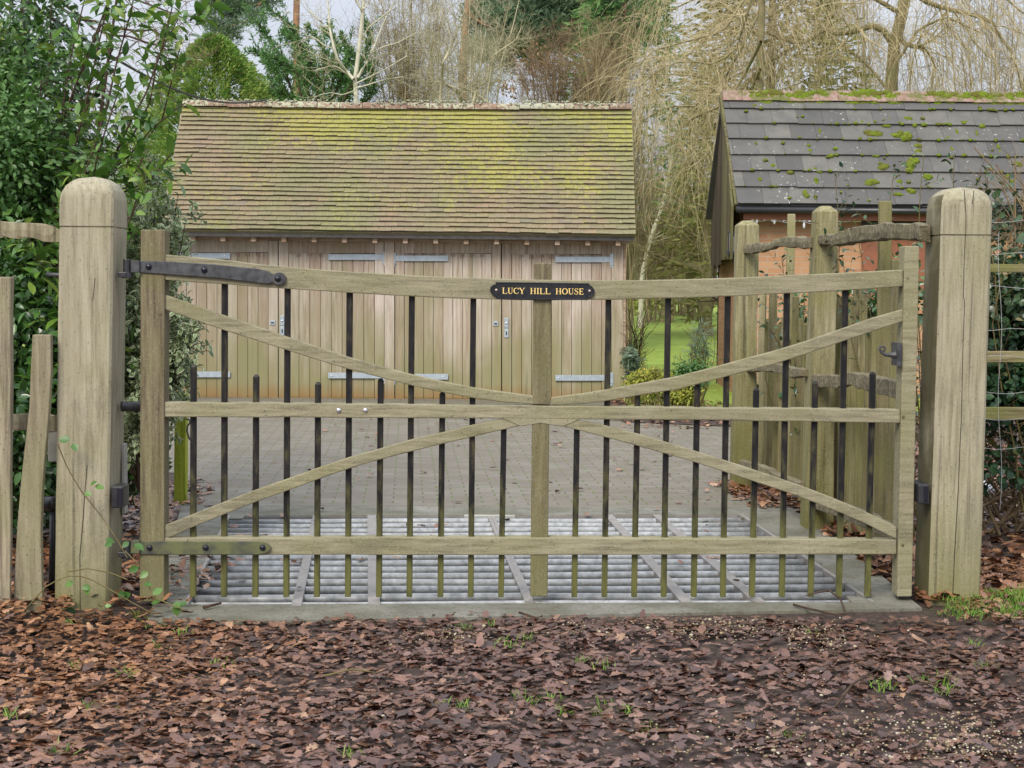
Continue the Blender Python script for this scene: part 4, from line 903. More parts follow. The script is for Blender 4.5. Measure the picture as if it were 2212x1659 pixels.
for (x, y, a_, b_) in big:
    for k in range(max(1, int(a_ * b_ / 22))):
        jx, jy = (r_.uniform(-.55, .55) * a_, r_.uniform(-.4, .4) * b_) if k else (0, 0)
        p = roof_pt(x + jx, y + jy); pos.append(tuple(p)); sc_ = (.62 if a_ * b_ > 40 else .9) / 165; siz.append((a_ * sc_, b_ * 1.5 * sc_))
for k in range(260):
    j = r_.randrange(7); u = r_.random() ** .8; v = (j + (r_.uniform(-.02, .04) if r_.random() < .6 else r_.random())) / 7; off = (j * .37) % 1
    if r_.random() < .5: u = (round(u * nC - off) + off) / nC
    if not (0.01 < u < .99) or v < 0.01: continue
    p = rp_(u, min(v, .98)) + nrm * .05; q = r_.uniform(.008, .026); pos.append(tuple(p)); siz.append((q * 1.3, q))
lumps('moss', pos, siz, M['moss'], roof2, .8, 5, 'stuff', nrmv=tuple(nrm))
pos = []; siz = []
for k in range(200):
    u = r_.choice([.10, .17, .22, .31, .345, .40, .52, .58, .62, .70]) + r_.gauss(0, .018); 
    if not 0 < u < 1: continue
    a = r_.uniform(-.1, .06); pos.append(tuple(rL.lerp(rR, u) + Vector((0, -.13 + (a + .1) * .5, a - .01)))); q = r_.uniform(.02, .06); siz.append((q * 1.5, q))
lumps('ridge_moss', pos, siz, M['moss'], roof2, .4, 6, 'stuff', nrmv=(0, -1, .5))
# gutter, fascia, walls
a, b = P(1590, 453, YE2 - .02), P(2560, 462, YE2 - .02); mb = MB(); mb.tube([a, b], .045, 12); mb.build('gutter', M['gutter'], ob, True)
a, b = P(1606, 463, YE2 + .06), P(2560, 472, YE2 + .06); mb = MB(); dz = Vector((0, 0, .065)); mb.hexa([a - dz, b - dz, b + dz, a + dz] + [v + Vector((0, .03, 0)) for v in (a - dz, b - dz, b + dz, a + dz)]); mb.build('fascia', M['soffit'], ob)
xw = P(1601, 600, YW2).x; zt = 2.33; mb = MB(); xr2 = rR.x - .2
mb.box(xw, xr2, YW2, YW2 + .12, -.05, zt); mb.prism([(xw, YW2 + .12, -.05), (xw, YR2 + 1.2, -.05), (xw, YR2 + 1.2, 2.5), (xw, YR2, 3.2), (xw, YW2 + .12, zt)], (.12, 0, 0)); mb.box(xw, xr2, YR2 + 1.1, YR2 + 1.2, -.05, 2.4)
mb.build('wall', M['brick'], ob)
# gable boarding: old vertical boards, the further half darker
xg = P(1583, 450, YE2).x - .02; r_ = random.Random(4)
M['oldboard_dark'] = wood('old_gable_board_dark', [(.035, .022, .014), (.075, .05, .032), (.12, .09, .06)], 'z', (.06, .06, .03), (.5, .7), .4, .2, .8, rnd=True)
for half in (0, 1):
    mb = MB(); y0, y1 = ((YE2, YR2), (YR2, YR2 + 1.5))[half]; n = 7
    for i in range(n):
        ya, yb2 = y0 + (y1 - y0) * i / n + .004, y0 + (y1 - y0) * (i + 1) / n - .004; f = lambda y: (eL.z + (rL.z - eL.z) * (y - YE2) / (YR2 - YE2)) if half == 0 else (rL.z + (bL.z - rL.z) * (y - YR2) / 1.5)
        mb.cur = r_.random(); zb = 1.85 + r_.uniform(-.03, .03) - half * .1; x_ = xg + (y0 + (ya - y0) - YE2) / 1.3 * .06
        a_ = [(x_, ya, zb), (x_, yb2, zb), (x_, yb2, f(yb2) - .01), (x_, ya, f(ya) - .01)]; mb.prism(a_, (.03, 0, 0))
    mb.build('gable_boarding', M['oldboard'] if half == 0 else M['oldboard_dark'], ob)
# barge board along front verge
mb = MB(); a, b = eL + nrm * .02, rL + nrm * .02; dd = nrm * -.12
mb.hexa([a + Vector((-.03, 0, 0)), a + Vector((0, 0, 0)), b, b + Vector((-.03, 0, 0)), a + dd + Vector((-.03, 0, 0)), a + dd, b + dd, b + dd + Vector((-.03, 0, 0))]); mb.build('barge_board', M['oldboard'], ob)
# dark timber window strip under the eave
mb = MB(); pbox(mb, 1862, 476, 2010, 640, YW2 - .03, YW2 + .01); mb.build('window_shutter', M['soffit'], ob)
mb = MB(); pbox(mb, 1862, 476, 2100, 490, YW2 - .05, YW2 - .028); mb.build('lintel', M['darkfascia'], ob)
# wall lantern at the corner
wl = thing('wall_lantern', 'black wall lantern hanging at the brick corner of the outbuilding', 'lantern', P(1583, 530, 19.3))
mb = MB(); pbox(mb, 1574, 505, 1592, 545, 19.25, 19.36); mb.build('glass', M['glass'], wl)
mb = MB(); pbox(mb, 1571, 543, 1595, 549, 19.23, 19.38)
for x in (1574, 1583, 1592): pbox(mb, x - 1, 505, x + 1, 545, 19.24, 19.25)
c_ = P(1583, 497, 19.3); mb.tube([P(1583, 508, 19.3), P(1583, 500, 19.3), P(1583, 493, 19.3)], [.075, .05, .012], 8); mb.tube([P(1584, 549, 19.3), P(1584, 560, 19.3), P(1585, 568, 19.3)], [.05, .035, .01], 8); mb.tube([P(1583, 495, 19.3), P(1590, 492, 19.35), P(1603, 498, 19.5)], .01, 6)
mb.build('frame', M['blackplastic'], wl)
# fairy lights
fx = thing('string_light', 'string of clear bulbs on pale flex hung under the black gutter', 'string lights', P(1680, 480, 19.3))
mb = MB(); mb.tube([P(x, y, 19.3) for x, y in ((1625, 468), (1640, 478), (1655, 476), (1670, 474), (1685, 478), (1698, 481), (1712, 476), (1725, 474), (1738, 480), (1752, 483))], .005, 5); mb.build('flex', M['whitecable'], fx)
for x, y in ((1626, 465), (1635, 470), (1651, 464), (1668, 466), (1673, 471), (1737, 480)):
    mb = MB(); p = P(x, y, 19.28); mb.tube([p, p + Vector((0, 0, -.03)), p + Vector((.0, 0, -.065)), p + Vector((0, 0, -.08))], [.008, .018, .016, .004], 8); mb.build('bulb', M['bulb'], fx, True)
# overhead cable
mb = MB(); A_, B_ = P(60, 5, 9.0), P(575, 216, 19.9)
mb.tube([A_.lerp(B_, t) + Vector((0, 0, -.25 * math.sin(t * math.pi))) for t in np.linspace(0, 1, 30)], .011, 6)
tag(mb.build('overhead_cable', M['cable']), 'thin black cable sloping down from the shrub to the garage ridge', 'cable')
# ------------------------------------------------------------------ leaf litter
def inpoly(x, y, poly):
    c = np.zeros(len(x), bool); j = len(poly) - 1
    for i in range(len(poly)):
        xi, yi = poly[i][:2]; xj, yj = poly[j][:2]; c ^= ((yi > y) != (yj > y)) & (x < (xj - xi) * (y - yi) / (yj - yi + 1e-12) + xi); j = i
    return c
def oak_t(seed):
    r_ = random.Random(seed); lob = (.5, .55, .9, .6, .95, .5, .75, .6)[seed % 8]; m = 9; t = np.linspace(0, 1, m); wd = []
    for i in range(m):
        base = .30 * math.sin(math.pi * min(1, t[i] * .9 + .04)) ** .8; wd.append(base * (1.0 if i % 2 else lob) * r_.uniform(.8, 1.2))
    wd[0] = .012; wd[1] = .05; wd[-1] = .05; wd = np.array(wd); cu = r_.uniform(-.35, .25); fo = r_.uniform(-.5, .6)
    tw = r_.uniform(-.5, .5); vs = []
    for sgn in (-1, 0, 1):
        for i in range(m):
            vs.append((t[i] + (0.05 if sgn and i % 2 else 0), sgn * wd[i], cu * (t[i] - .5) ** 2 + (abs(sgn) * wd[i] * fo) + tw * sgn * wd[i] * (t[i] - .5) + r_.uniform(-.012, .012)))
    Fq = [(c * m + i, c * m + i + 1, (c + 1) * m + i + 1, (c + 1) * m + i) for c in range(2) for i in range(m - 1)]
    return np.array(vs), np.array(Fq)
grid_poly = [oFL, oFR, oBR, oBL]
def gz(x, y):   # gentle banks of litter at the left and right verges
    return .05 * np.exp(-((x + 2.35) / .7) ** 2 - ((y - 6.7) / .5) ** 2) + .03 * np.exp(-((x - 2.9) / 1.0) ** 2 - ((y - 7.2) / .8) ** 2) + .012 * np.sin(x * 2.1 + 1) * np.sin(y * 3.3)
def litter(name, n, xr, yr, poly=None, size=(.06, .11), warm=None, seed=0, tilt=.28, label=None, layers=.02, avoid=True):
    rg = np.random.default_rng(seed); x = rg.uniform(*xr, n); y = rg.uniform(*yr, n); k = np.ones(n, bool)
    if poly is not None: k &= inpoly(x, y, poly)
    if avoid: k &= ~(inpoly(x, y - np.abs(rg.normal(size=n)) * .035 + .004, grid_poly) & inpoly(x, y, grid_poly) & (rg.random(n) > .003))
    if seed == 1: k &= ~((np.sin(x * 3.1 + 1.3 * np.sin(y * 2.7)) * np.sin(y * 4.3 + x) > .42 - .35 * np.clip((x + .3) / 2.2, 0, 1)) & (rg.random(n) < .55) & (x > -.9))
    x, y = x[k], y[k]; n = len(x); Vs, Fs, rs, gs, off = [], [], [], [], 0
    z = .008 + gz(x, y) + rg.random(n) * layers; tl = np.where(rg.random(n) < .10, tilt * 2.2, tilt)
    Nn = np.stack([rg.normal(size=n) * tl, rg.normal(size=n) * tl, np.ones(n)], 1); a = rg.uniform(0, 6.283, n)
    D = np.stack([np.cos(a), np.sin(a), 0 * a], 1); D -= Nn * (D * Nn).sum(1, keepdims=True) / (Nn ** 2).sum(1, keepdims=True)
    Rm = frames(D, Nn); sc = size[0] + (size[1] - size[0]) * rg.random(n) ** 1.2; sc = sc * (1 - .35 * np.clip((x - .2) / 2, 0, 1) * np.clip((5.6 - y) / 1.2, 0, 1)) if seed == 1 else sc; w_ = warm(x, y) if warm is not None else np.zeros(n); w_ = np.clip(w_ + rg.normal(size=n) * .14, 0, 1)
    rv = np.clip(rg.beta(1.8, 2.3, n), 0, 1)
    for s_ in range(8):
        m_ = np.arange(n) % 8 == s_; tv, tf = oak_t(s_ + seed * 10); V, Fq, at = stamp(tv, tf, np.stack([x, y, z], 1)[m_], Rm[m_], sc[m_], None, rv[m_])
        Vs.append(V); Fs.append(Fq + off); off += len(V); rs.append(at['rnd']); gs.append(np.repeat(w_[m_], len(tv)))
    o = fast(name, np.concatenate(Vs), np.concatenate(Fs), M['litter'], None, {'rnd': np.concatenate(rs), 'warm': np.concatenate(gs)}, True)
    tag(o, label, 'leaves', kind='stuff'); return o
warmf = lambda x, y: np.clip(.06 + .85 * np.clip((-x - .2) / 1.5, 0, 1) * np.clip((y - 3.7) / 1.5, 0, 1) + .95 * np.clip((x - 1.75) / .5, 0, 1) * np.clip((y - 6.35) / .5, 0, 1), 0, 1)
fgp = [(-4, 3.4), (5, 3.4), (5, 8.0), (2.35, 8.0), (2.1, 6.9), (1.95, 6.62), (-2.0, 6.5), (-2.0, 6.9), (-4, 6.9)]
litter('leaf_litter', 64000, (-3.6, 4.6), (3.7, 8.0), fgp, (.016, .076), warmf, 1, .16, label='wet brown oak leaves covering the ground in front of the gate')
litter('leaf_litter', 9000, (2.15, 7.0), (6.9, 14), None, (.06, .11), lambda x, y: np.ones(len(x)), 2, label='orange fallen leaves on the bank right of the latch post')
litter('leaf_litter', 2600, (1.4, 2.25), (6.95, 11.2), [(1.93, 6.95), (2.25, 6.95), (2.25, 11.2), (1.55, 11.2), (1.62, 10), (1.72, 8.6), (1.85, 7.4)], (.05, .10), lambda x, y: np.ones(len(x)) * .95, 3, label='orange leaves drifted along the foot of the fence beside the cattle grid')
litter('leaf_litter', 3200, (-3.4, -1.6), (6.7, 11), [(-1.78, 6.7), (-3.4, 6.7), (-3.4, 11), (-2.2, 11), (-2.0, 9.0), (-1.78, 7.4)], (.05, .09), lambda x, y: np.ones(len(x)) * .9, 4, label='brown leaves heaped behind the hinge post under the shrubs')
litter('leaf_litter', 1500, (1.2, 5.0), (15.3, 18.8), None, (.06, .09), lambda x, y: np.ones(len(x)) * .8, 6, label='leaves on the flower bed beside the garage')
litter('leaf_litter', 130, (-2.0, 1.9), (8.9, 17.8), None, (.05, .08), lambda x, y: np.ones(len(x)) * .6, 7, .2, 'stray leaves scattered on the block paving', avoid=False)
litter('leaf_litter', 60, (-1.9, 2.0), (6.5, 9.2), None, (.04, .07), lambda x, y: np.ones(len(x)) * .9, 9, .3, 'single leaves caught on the cattle grid and its concrete edge', .03, False)
litter('leaf_litter', 170, (-1.85, -1.45), (6.45, 8.6), None, (.04, .075), lambda x, y: np.ones(len(x)) * .85, 10, .3, 'leaves drifted on the concrete edge beneath the hinge stile', .03, False)
litter('leaf_litter', 1700, (-12, 18), (22, 60), None, (.10, .16), lambda x, y: np.ones(len(x)) * .9, 8, .2, 'leaves scattered over the lawn') if False else None
# gravel
def pebbles(name, blobs, label, seed):
    rg = np.random.default_rng(seed); ps = []
    for (px, py, sx, sy, n) in blobs:
        for _ in range(int(n * .42)):
            x_, y_ = px + rg.normal() * sx, py + rg.normal() * sy
            if y_ < 1345 and px < 1990: y_ = 1345 + abs(rg.normal() * 8)
            p = G(x_, max(y_, 1300)); ps.append((p.x, p.y, .024 + gz(p.x, p.y)))
    ps = np.array(ps); o = lumps(name, ps, rg.uniform(.0018, .0055, len(ps)) * np.where(rg.random(len(ps)) < .05, 1.9, 1), M['gravel'], None, .7, seed, base=(ico1V, ico1F)); tag(o, label, 'gravel', kind='stuff')
pebbles('gravel', [(990, 1385, 40, 12, 260), (1560, 1365, 90, 18, 520), (1770, 1385, 60, 18, 420), (1230, 1372, 60, 10, 200), (1480, 1372, 90, 10, 260), (2030, 1600, 130, 28, 900), (2130, 1630, 60, 16, 300), (1700, 1640, 150, 12, 200), (900, 1395, 70, 12, 160), (1750, 1470, 30, 8, 60), (1500, 1500, 400, 90, 240), (1680, 1590, 160, 25, 260)], 'small pale gravel stones showing between the wet leaves', 3)
# grass tufts
def blades(name, pts, label, seed, h=(.03, .07), per=26, spread=.04, mat=None, cat='grass', kind='stuff'):
    rg = np.random.default_rng(seed); Vs = []
    P0 = np.repeat(np.array(pts), per, 0); n = len(P0); P0 = P0 + np.c_[rg.normal(size=(n, 2)) * spread, np.zeros(n)]
    d = unit(np.c_[rg.normal(size=(n, 2)) * .55, np.ones(n)]); hh = rg.uniform(*h, n)[:, None]; a = rg.uniform(0, 6.28, n); w = np.c_[np.cos(a), np.sin(a), 0 * a] * rg.uniform(.0015, .003, n)[:, None]
    dn = np.c_[d[:, :2] * .5, -.25 * np.ones(n)]; m1 = P0 + d * hh * .55; tip = m1 + unit(d + dn) * hh * .5
    V = np.stack([P0 - w, P0 + w, m1 + w * .8, m1 - w * .8, tip], 1).reshape(-1, 3); b = np.arange(n)[:, None] * 5
    Fq = np.concatenate([b + np.array([0, 1, 2, 3]), b + np.array([3, 2, 4, 4])])
    F3 = np.concatenate([b + np.array([0, 1, 2]), b + np.array([0, 2, 3]), b + np.array([3, 2, 4])])
    o = fast(name, V, F3, mat or M['grass'], None, {'rnd': np.repeat(rg.random(n), 5)}); tag(o, label, cat, kind=kind); return o
def gp(px, py): p = G(px, py); return (p.x, p.y, .012 + float(gz(np.array(p.x), np.array(p.y))))
rg = np.random.default_rng(9)
tufts = [gp(x, y) for x, y in ((1100, 1410), (1085, 1398), (1135, 1395), (330, 1360), (345, 1400), (395, 1372), (300, 1345), (1130, 1510), (1145, 1520), (1190, 1515), (960, 1530), (1000, 1535), (1225, 1545), (1285, 1545), (1350, 1540), (1310, 1525), (1300, 1450), (1255, 1440), (1410, 1580), (1900, 1490), (1990, 1480), (2040, 1480), (2052, 1500), (2035, 1510), (1905, 1500), (1760, 1375), (195, 1545), (150, 1365), (165, 1450), (280, 1470), (130, 1630), (20, 1560), (2100, 1395), (2130, 1450), (1050, 1360), (1000, 1368), (480, 1440), (760, 1640), (1700, 1600))]
blades('grass', tufts, 'small grass tufts poking through the wet leaves', 1, (.02, .05), 16, .022)
pts = [gp(x, y) for x, y in zip(rg.uniform(2045, 2290, 90), rg.uniform(1285, 1345, 90)) if y > 1290 + (2212 - x) * .12]
blades('grass', pts, 'patch of green grass at the foot of the latch post on the right', 2, (.02, .05), 20, .04)
# moss and weeds at the hinge end of the concrete
pts = [gp(x, y) for x, y in ((310, 1300), (330, 1306), (345, 1303), (372, 1312), (300, 1318), (395, 1308), (405, 1318), (280, 1325))]
# lawn tussock edge
# sticks
def stick(pts, r, label, z=.022, mat='darkstem'):
    mb = MB(); mb.tube([Vector((p.x, p.y, z + float(gz(np.array(p.x), np.array(p.y))) + dz)) for p, dz in ((G(x, y), d) for x, y, d in pts)], [r] * (len(pts) - 1) + [r * .5], 6)
    return tag(mb.build('stick', M[mat], None, True), label, 'stick')
stick([(1714, 1318, 0), (1745, 1328, .005), (1800, 1337, 0), (1828, 1338, 0)], .006, 'bent twig lying on the concrete near the latch end', .02)
stick([(1828, 1338, 0), (1815, 1315, .015), (1790, 1303, .03), (1765, 1303, .02), (1740, 1305, .01)], .005, 'arched twig on the front right corner of the concrete', .02)
stick([(440, 1325, 0), (478, 1318, .004)], .009, 'short dark twig on the concrete near the hinge end', .02)
stick([(1122, 1338, .01), (1140, 1345, .01), (1170, 1352, 0)], .006, 'forked twig at the middle of the concrete edge', .02)
stick([(1805, 1540, 0), (1840, 1505, .02), (1900, 1465, .02)], .005, 'thin twig on the wet leaves in the right foreground')
stick([(700, 1480, .01), (760, 1470, .02), (830, 1468, .0)], .004, 'thin pale twig on the leaves in the middle foreground', mat='greenstem')
# wrapper
mb = MB(); c_ = G(2122, 1075); rr = random.Random(3); vs = icoV.copy()
vs = np.array([[v[0] * .085 * rr.uniform(.7, 1.25), v[1] * .06 * rr.uniform(.7, 1.2), max(-.02, v[2] * .075 * rr.uniform(.6, 1.25))] for v in vs]) + np.array([c_.x, c_.y, .05])
o = fast('wrapper', vs, icoF, M['foil'], None); tag(o, 'crumpled silvery wrapper lying on the leaves right of the latch post', 'litter')
# edging stones beyond the paving
rr = random.Random(12)
for i in range(14):
    x = 1330 + i * 19 + rr.uniform(-4, 4); p = G(x, 909 - i * .1); s_ = rr.uniform(.06, .12)
    vs = np.array([[v[0] * s_ * 1.1 * (1 + rr.uniform(-.12, .12)), v[1] * s_ * .8, v[2] * s_ * .55 * (1 + rr.uniform(-.1, .1))] for v in icoV]) + np.array([p.x, p.y, s_ * .3])
    o = fast('edging_stone', vs, icoF, M['stone'], None, None, True); tag(o, 'rounded stone in the row edging the far side of the paving', 'stone', 'stones edging the drive')

# ------------------------------------------------------------------ shrubs and hedges
def plant(name, label, cat, loc, stems, leaf, matleaf, matstem, kind=None, group=None, stem_n=5):
    root = thing(name, label, cat, loc, group)
    if stems: V, Fq = merge([tubes_np(a, b, stem_n) for a, b in stems]); fast('stem', V, Fq, matstem, root)
    if leaf is not None: V, Fq, at = leaf; fast('foliage', V, Fq, matleaf, root, at, True)
    return root
def leaves_on(polys, rg, per, size, tmpl, t0=.2, up=.5, out=.8, hang=0, margin=False):
    """alternate leaves along twig polylines (K,m,3)"""
    K, m, _ = polys.shape; n = K * per; k = np.repeat(np.arange(K), per); t = np.tile(np.linspace(t0, 1, per), K) * (m - 1) * .999 + rg.normal(size=n) * .02; t = np.clip(t, 0, (m - 1) * .999)
    i = t.astype(int); f = (t - i)[:, None]; pos = polys[k, i] * (1 - f) + polys[k, i + 1] * f; tan = unit(polys[k, i + 1] - polys[k, i])
    a = np.tile(np.arange(per) * 2.4, K) + np.repeat(rg.uniform(0, 6, K), per); A = unit(np.cross(tan, rg.normal(size=(n, 3)) * .01 + np.array([.3, .9, .2]))); B = np.cross(tan, A)
    D = unit(tan * up + (A * np.cos(a)[:, None] + B * np.sin(a)[:, None]) * out + np.array([0, 0, -hang]) + rg.normal(size=(n, 3)) * .12)
    Nn = unit(np.cross(np.cross(D, np.array([0, 0, 1.])), D) + rg.normal(size=(n, 3)) * .35)
    tv, tf, ed = tmpl; sz = rg.uniform(*size, n); return stamp(tv, tf, pos, frames(D, Nn), sz, ed, rg.random(n))
def cat_leaf(ls):
    V, Fq, r_, e_, off = [], [], [], [], 0
    for v, f, at in ls: V.append(v); Fq.append(f + off); off += len(v); r_.append(at['rnd']); e_.append(at.get('edge', np.zeros(len(v))))
    return np.concatenate(V), np.concatenate(Fq), {'rnd': np.concatenate(r_), 'edge': np.concatenate(e_)}
def cloud_leaves(boxes, rg, size, tmpl, shell=.5):
    """leaves through ellipsoids: (cx,cy,cz,rx,ry,rz,n)"""
    out = []
    for cx, cy, cz, rx, ry, rz, n in boxes:
        d = unit(rg.normal(size=(n, 3))); r_ = rg.uniform(shell, 1, n)[:, None]
        lob = 1 + .16 * np.sin(d[:, :1] * 7 + cx * 3) * np.sin(d[:, 2:] * 6 + cz * 5) + rg.normal(size=(n, 1)) * .05
        pos = d * r_ * lob * np.array([rx, ry, rz]) + np.array([cx, cy, cz]); D = unit(d * .7 + rg.normal(size=(n, 3)) * .7 + np.array([0, 0, -.15])); Nn = unit(d + np.array([0, -.2, .7]) + rg.normal(size=(n, 3)) * .5)
        out.append(stamp(tmpl[0], tmpl[1], pos, frames(D, Nn), rg.uniform(*size, n), tmpl[2], np.clip(rg.random(n) * .8 + .2 * d[:, 2], 0, 1)))
    return cat_leaf(out)
big_leaf = leaf_t(.42, .10, .22, 4); small_leaf = leaf_t(.55, .15, .15, 3); var_leaf = leaf_t(.6, .2, .3, 3, True)
# large-leaved evergreen arching over the hinge post
rg = np.random.default_rng(21); base = (-3.0, 8.6, 0)
tips = [((120, 560), (200, 330), (268, 60), (300, -60), 8.5), ((140, 560), (210, 420), (340, 150), (372, 15), 8.2), ((150, 520), (240, 380), (330, 200), (385, 40), 8.4), ((160, 560), (230, 420), (345, 260), (392, 90), 8.6),
        ((150, 600), (210, 400), (300, 310), (400, 222), 8.1), ((170, 640), (250, 430), (330, 390), (372, 330), 8.2), ((150, 560), (170, 300), (225, 60), (250, -40), 8.8), ((110, 500), (130, 250), (180, 60), (195, -50), 9.0),
        ((150, 620), (200, 380), (240, 250), (262, 180), 8.0), ((130, 560), (200, 430), (270, 400), (310, 340), 7.9), ((100, 500), (90, 250), (110, 60), (120, -60), 9.2), ((170, 660), (240, 500), (300, 450), (320, 395), 7.9),
        ((160, 700), (235, 560), (270, 500), (295, 430), 7.8), ((60, 600), (40, 300), (60, 100), (40, -60), 9.3), ((80, 560), (150, 330), (200, 200), (245, 100), 8.7), ((30, 600), (0, 300), (-30, 100), (-40, -60), 9.0)]
tr = []
for a, b, c, d, Y in tips:
    tr.append(resample([P(150, 1150, 8.6), P(*a, Y), P(*b, Y), P(*c, Y), P(*d, Y)], 14))
tr = np.array(tr); tr[:, 1:-1] += rg.normal(size=tr[:, 1:-1].shape) * .012; rd = np.linspace(.016, .0035, 14)[None].repeat(len(tr), 0)
s1 = grow(tr, rd, rg, 9, .42, (25, 60), 5, .25, .25, (0, 0, .35), .45, .0022, lmul=.35); s2 = grow(s1[0], s1[1], rg, 2, .2, (30, 60), 4, .3, .2, (0, 0, .2), .6, .0018)
lv = cat_leaf([leaves_on(tr[:, 5:], rg, 16, (.08, .14), big_leaf, .05), leaves_on(s1[0], rg, 6, (.07, .135), big_leaf, .2), leaves_on(s2[0], rg, 5, (.055, .10), big_leaf, .3)])
keep = np.array([g for g in range(0)])
plant('evergreen_shrub', 'tall laurel-like shrub with big glossy leaves arching over the left gate post', 'shrub', base, [(tr, rd), s1, s2], lv, M['laurel'], M['darkstem'])
# dark evergreen behind the left fence
rg = np.random.default_rng(22); bx = []
for (px, py, Y, rx, rz, n) in ((30, 260, 9.6, .75, .95, 2600), (-60, 420, 9.2, .8, .9, 1500), (60, 480, 9.1, .55, .6, 2200), (120, 610, 9.3, .5, .55, 1700), (40, 720, 8.4, .5, .7, 2600), (70, 900, 8.2, .45, .55, 1900), (20, 1020, 8.4, .5, .4, 900), (-100, 800, 8.6, .6, 1.0, 1400), (60, 100, 10.2, .4, .7, 500), (0, 60, 9.9, .6, .6, 900), (110, 400, 9.4, .34, .45, 800), (240, 700, 9.3, .2, .4, 500), (270, 880, 9.0, .2, .45, 700), (285, 1010, 8.8, .2, .2, 300)):
    c = P(px, py, Y); bx.append((c.x, c.y, c.z, rx, .5, rz, n))
st = []; 
for k in range(9): st.append(resample([(-3.1 + rg.normal() * .25, 9.2 + rg.normal() * .2, 0), (-3.1 + rg.normal() * .3, 9.2, 1.2), (-3.2 + rg.normal() * .5, 9.4, 2.6 + rg.random() * .8)], 10))
st = np.array(st); sr = np.linspace(.025, .008, 10)[None].repeat(9, 0); s1 = grow(st, sr, rg, 22, .7, (30, 70), 6, .1, .35, (0, 0, .2), .4, .003)
plant('holly_hedge', 'dense dark evergreen hedge filling the gap behind the left fence pales', 'hedge', (-3.1, 9.2, 0), [(st, sr), s1], cloud_leaves(bx, rg, (.045, .085), small_leaf, .35), M['holly'], M['darkstem'])
rg = np.random.default_rng(23); bx = []
for (px, py, Y, rx, rz, n) in ((35, 380, 8.8, .42, .55, 2200), (10, 180, 9.0, .45, .5, 1700), (60, 330, 8.7, .3, .4, 900), (5, 330, 8.5, .35, .45, 1300)):
    c = P(px, py, Y); bx.append((c.x, c.y, c.z, rx, .3, rz, n))
st = np.array([resample([(-3.2 + rg.normal() * .2, 8.9, 0), (-3.1 + rg.normal() * .3, 8.8, 1.4), (-2.9 + rg.normal() * .4, 8.8, 2.4 + rg.random() * .8)], 8) for _ in range(8)]); sr = np.linspace(.012, .004, 8)[None].repeat(8, 0)
plant('privet_bush', 'lighter green small-leaved bush at the upper left edge of the view', 'bush', (-3.2, 8.9, 0), [(st, sr), grow(st, sr, rg, 12, .5, (25, 60), 5, .3, .3, (0, 0, .3), .4, .002)], cloud_leaves(bx, rg, (.03, .055), small_leaf, .2), M['privet'], M['darkstem'])
# variegated shrub behind the hinge stile
rg = np.random.default_rng(24); tr = []
for (x, y, Y) in ((345, 395, 8.4), (385, 420, 8.4), (330, 430, 8.6), (300, 470, 8.6), (400, 480, 8.2), (360, 520, 8.3), (300, 560, 8.4), (350, 620, 8.2), (385, 700, 8.1), (375, 760, 8.1), (318, 820, 8.0), (385, 560, 8.4), (290, 660, 8.2), (320, 740, 8.1), (325, 860, 8.0), (300, 900, 8.0), (305, 960, 8.9), (275, 800, 8.2), (280, 520, 8.5), (330, 350, 8.7), (372, 650, 8.2), (350, 800, 8.1), (400, 740, 8.1), (270, 960, 8.9)):
    tr.append(resample([P(300, 1060, 8.5), P((x + 290) / 2, (y * .6 + 1060 * .4), 8.4), P(x - 10, y + 60, Y + .05), P(x, y, Y)], 12))
tr = np.array(tr); rd = np.linspace(.010, .002, 12)[None].repeat(len(tr), 0); s1 = grow(tr, rd, rg, 26, .26, (25, 65), 4, .3, .3, (0, 0, .15), .5, .0015); s2 = grow(s1[0], s1[1], rg, 2, .12, (30, 60), 3, .3)
lv = cat_leaf([leaves_on(s1[0], rg, 12, (.032, .058), var_leaf, .1), leaves_on(s2[0], rg, 5, (.028, .05), var_leaf, .2), leaves_on(tr[:, 7:], rg, 16, (.026, .045), var_leaf, .0)])
plant('variegated_shrub', 'cream-edged variegated shrub between the hinge post and the garage', 'shrub', (-2.4, 9.4, 0), [(tr, rd), s1, s2], lv, M['varieg'], M['darkstem'])
# bramble across the foot of the hinge post
rg = np.random.default_rng(25)
br_ = [[(45, 1330, 6.5), (95, 1270, 6.5), (140, 1244, 6.55), (185, 1245, 6.58), (240, 1275, 6.58), (300, 1310, 6.55), (330, 1325, 6.5)], [(125, 960, 6.62), (145, 1010, 6.66), (175, 1060, 6.68), (215, 1110, 6.68), (250, 1160, 6.64), (275, 1205, 6.6)], [(145, 1235, 6.6), (190, 1228, 6.64), (240, 1238, 6.64), (275, 1252, 6.6)], [(270, 1190, 6.6), (310, 1230, 6.55), (330, 1290, 6.5), (400, 1318, 6.45)]]
trr = np.array([resample([P(*q) for q in b], 14) for b in br_]); rd = np.full((len(trr), 14), .0026)
lp_ = [(157, 958), (152, 950), (195, 1048), (205, 1050), (182, 1065), (228, 1165), (242, 1172), (150, 1242), (188, 1262), (196, 1268), (160, 1260), (255, 1282), (262, 1290), (300, 1225), (320, 1235), (310, 1262), (330, 1285), (372, 1310), (392, 1316), (345, 1300), (60, 1330), (50, 1338), (36, 1345), (278, 1170), (290, 1175), (226, 1310), (142, 1316), (405, 1300), (380, 1306), (300, 1320)]
pos = np.array([tuple(P(x, y, 6.62 if x < 280 else 6.5)) for x, y in lp_]); n = len(pos); D = unit(rg.normal(size=(n, 3)) * np.array([1, .3, .4]) + np.array([0, -.3, -.2])); Nn = unit(rg.normal(size=(n, 3)) * .3 + np.array([0, -.8, .6])); tv, tf, ed = leaf_t(.75, .12, .15, 4)
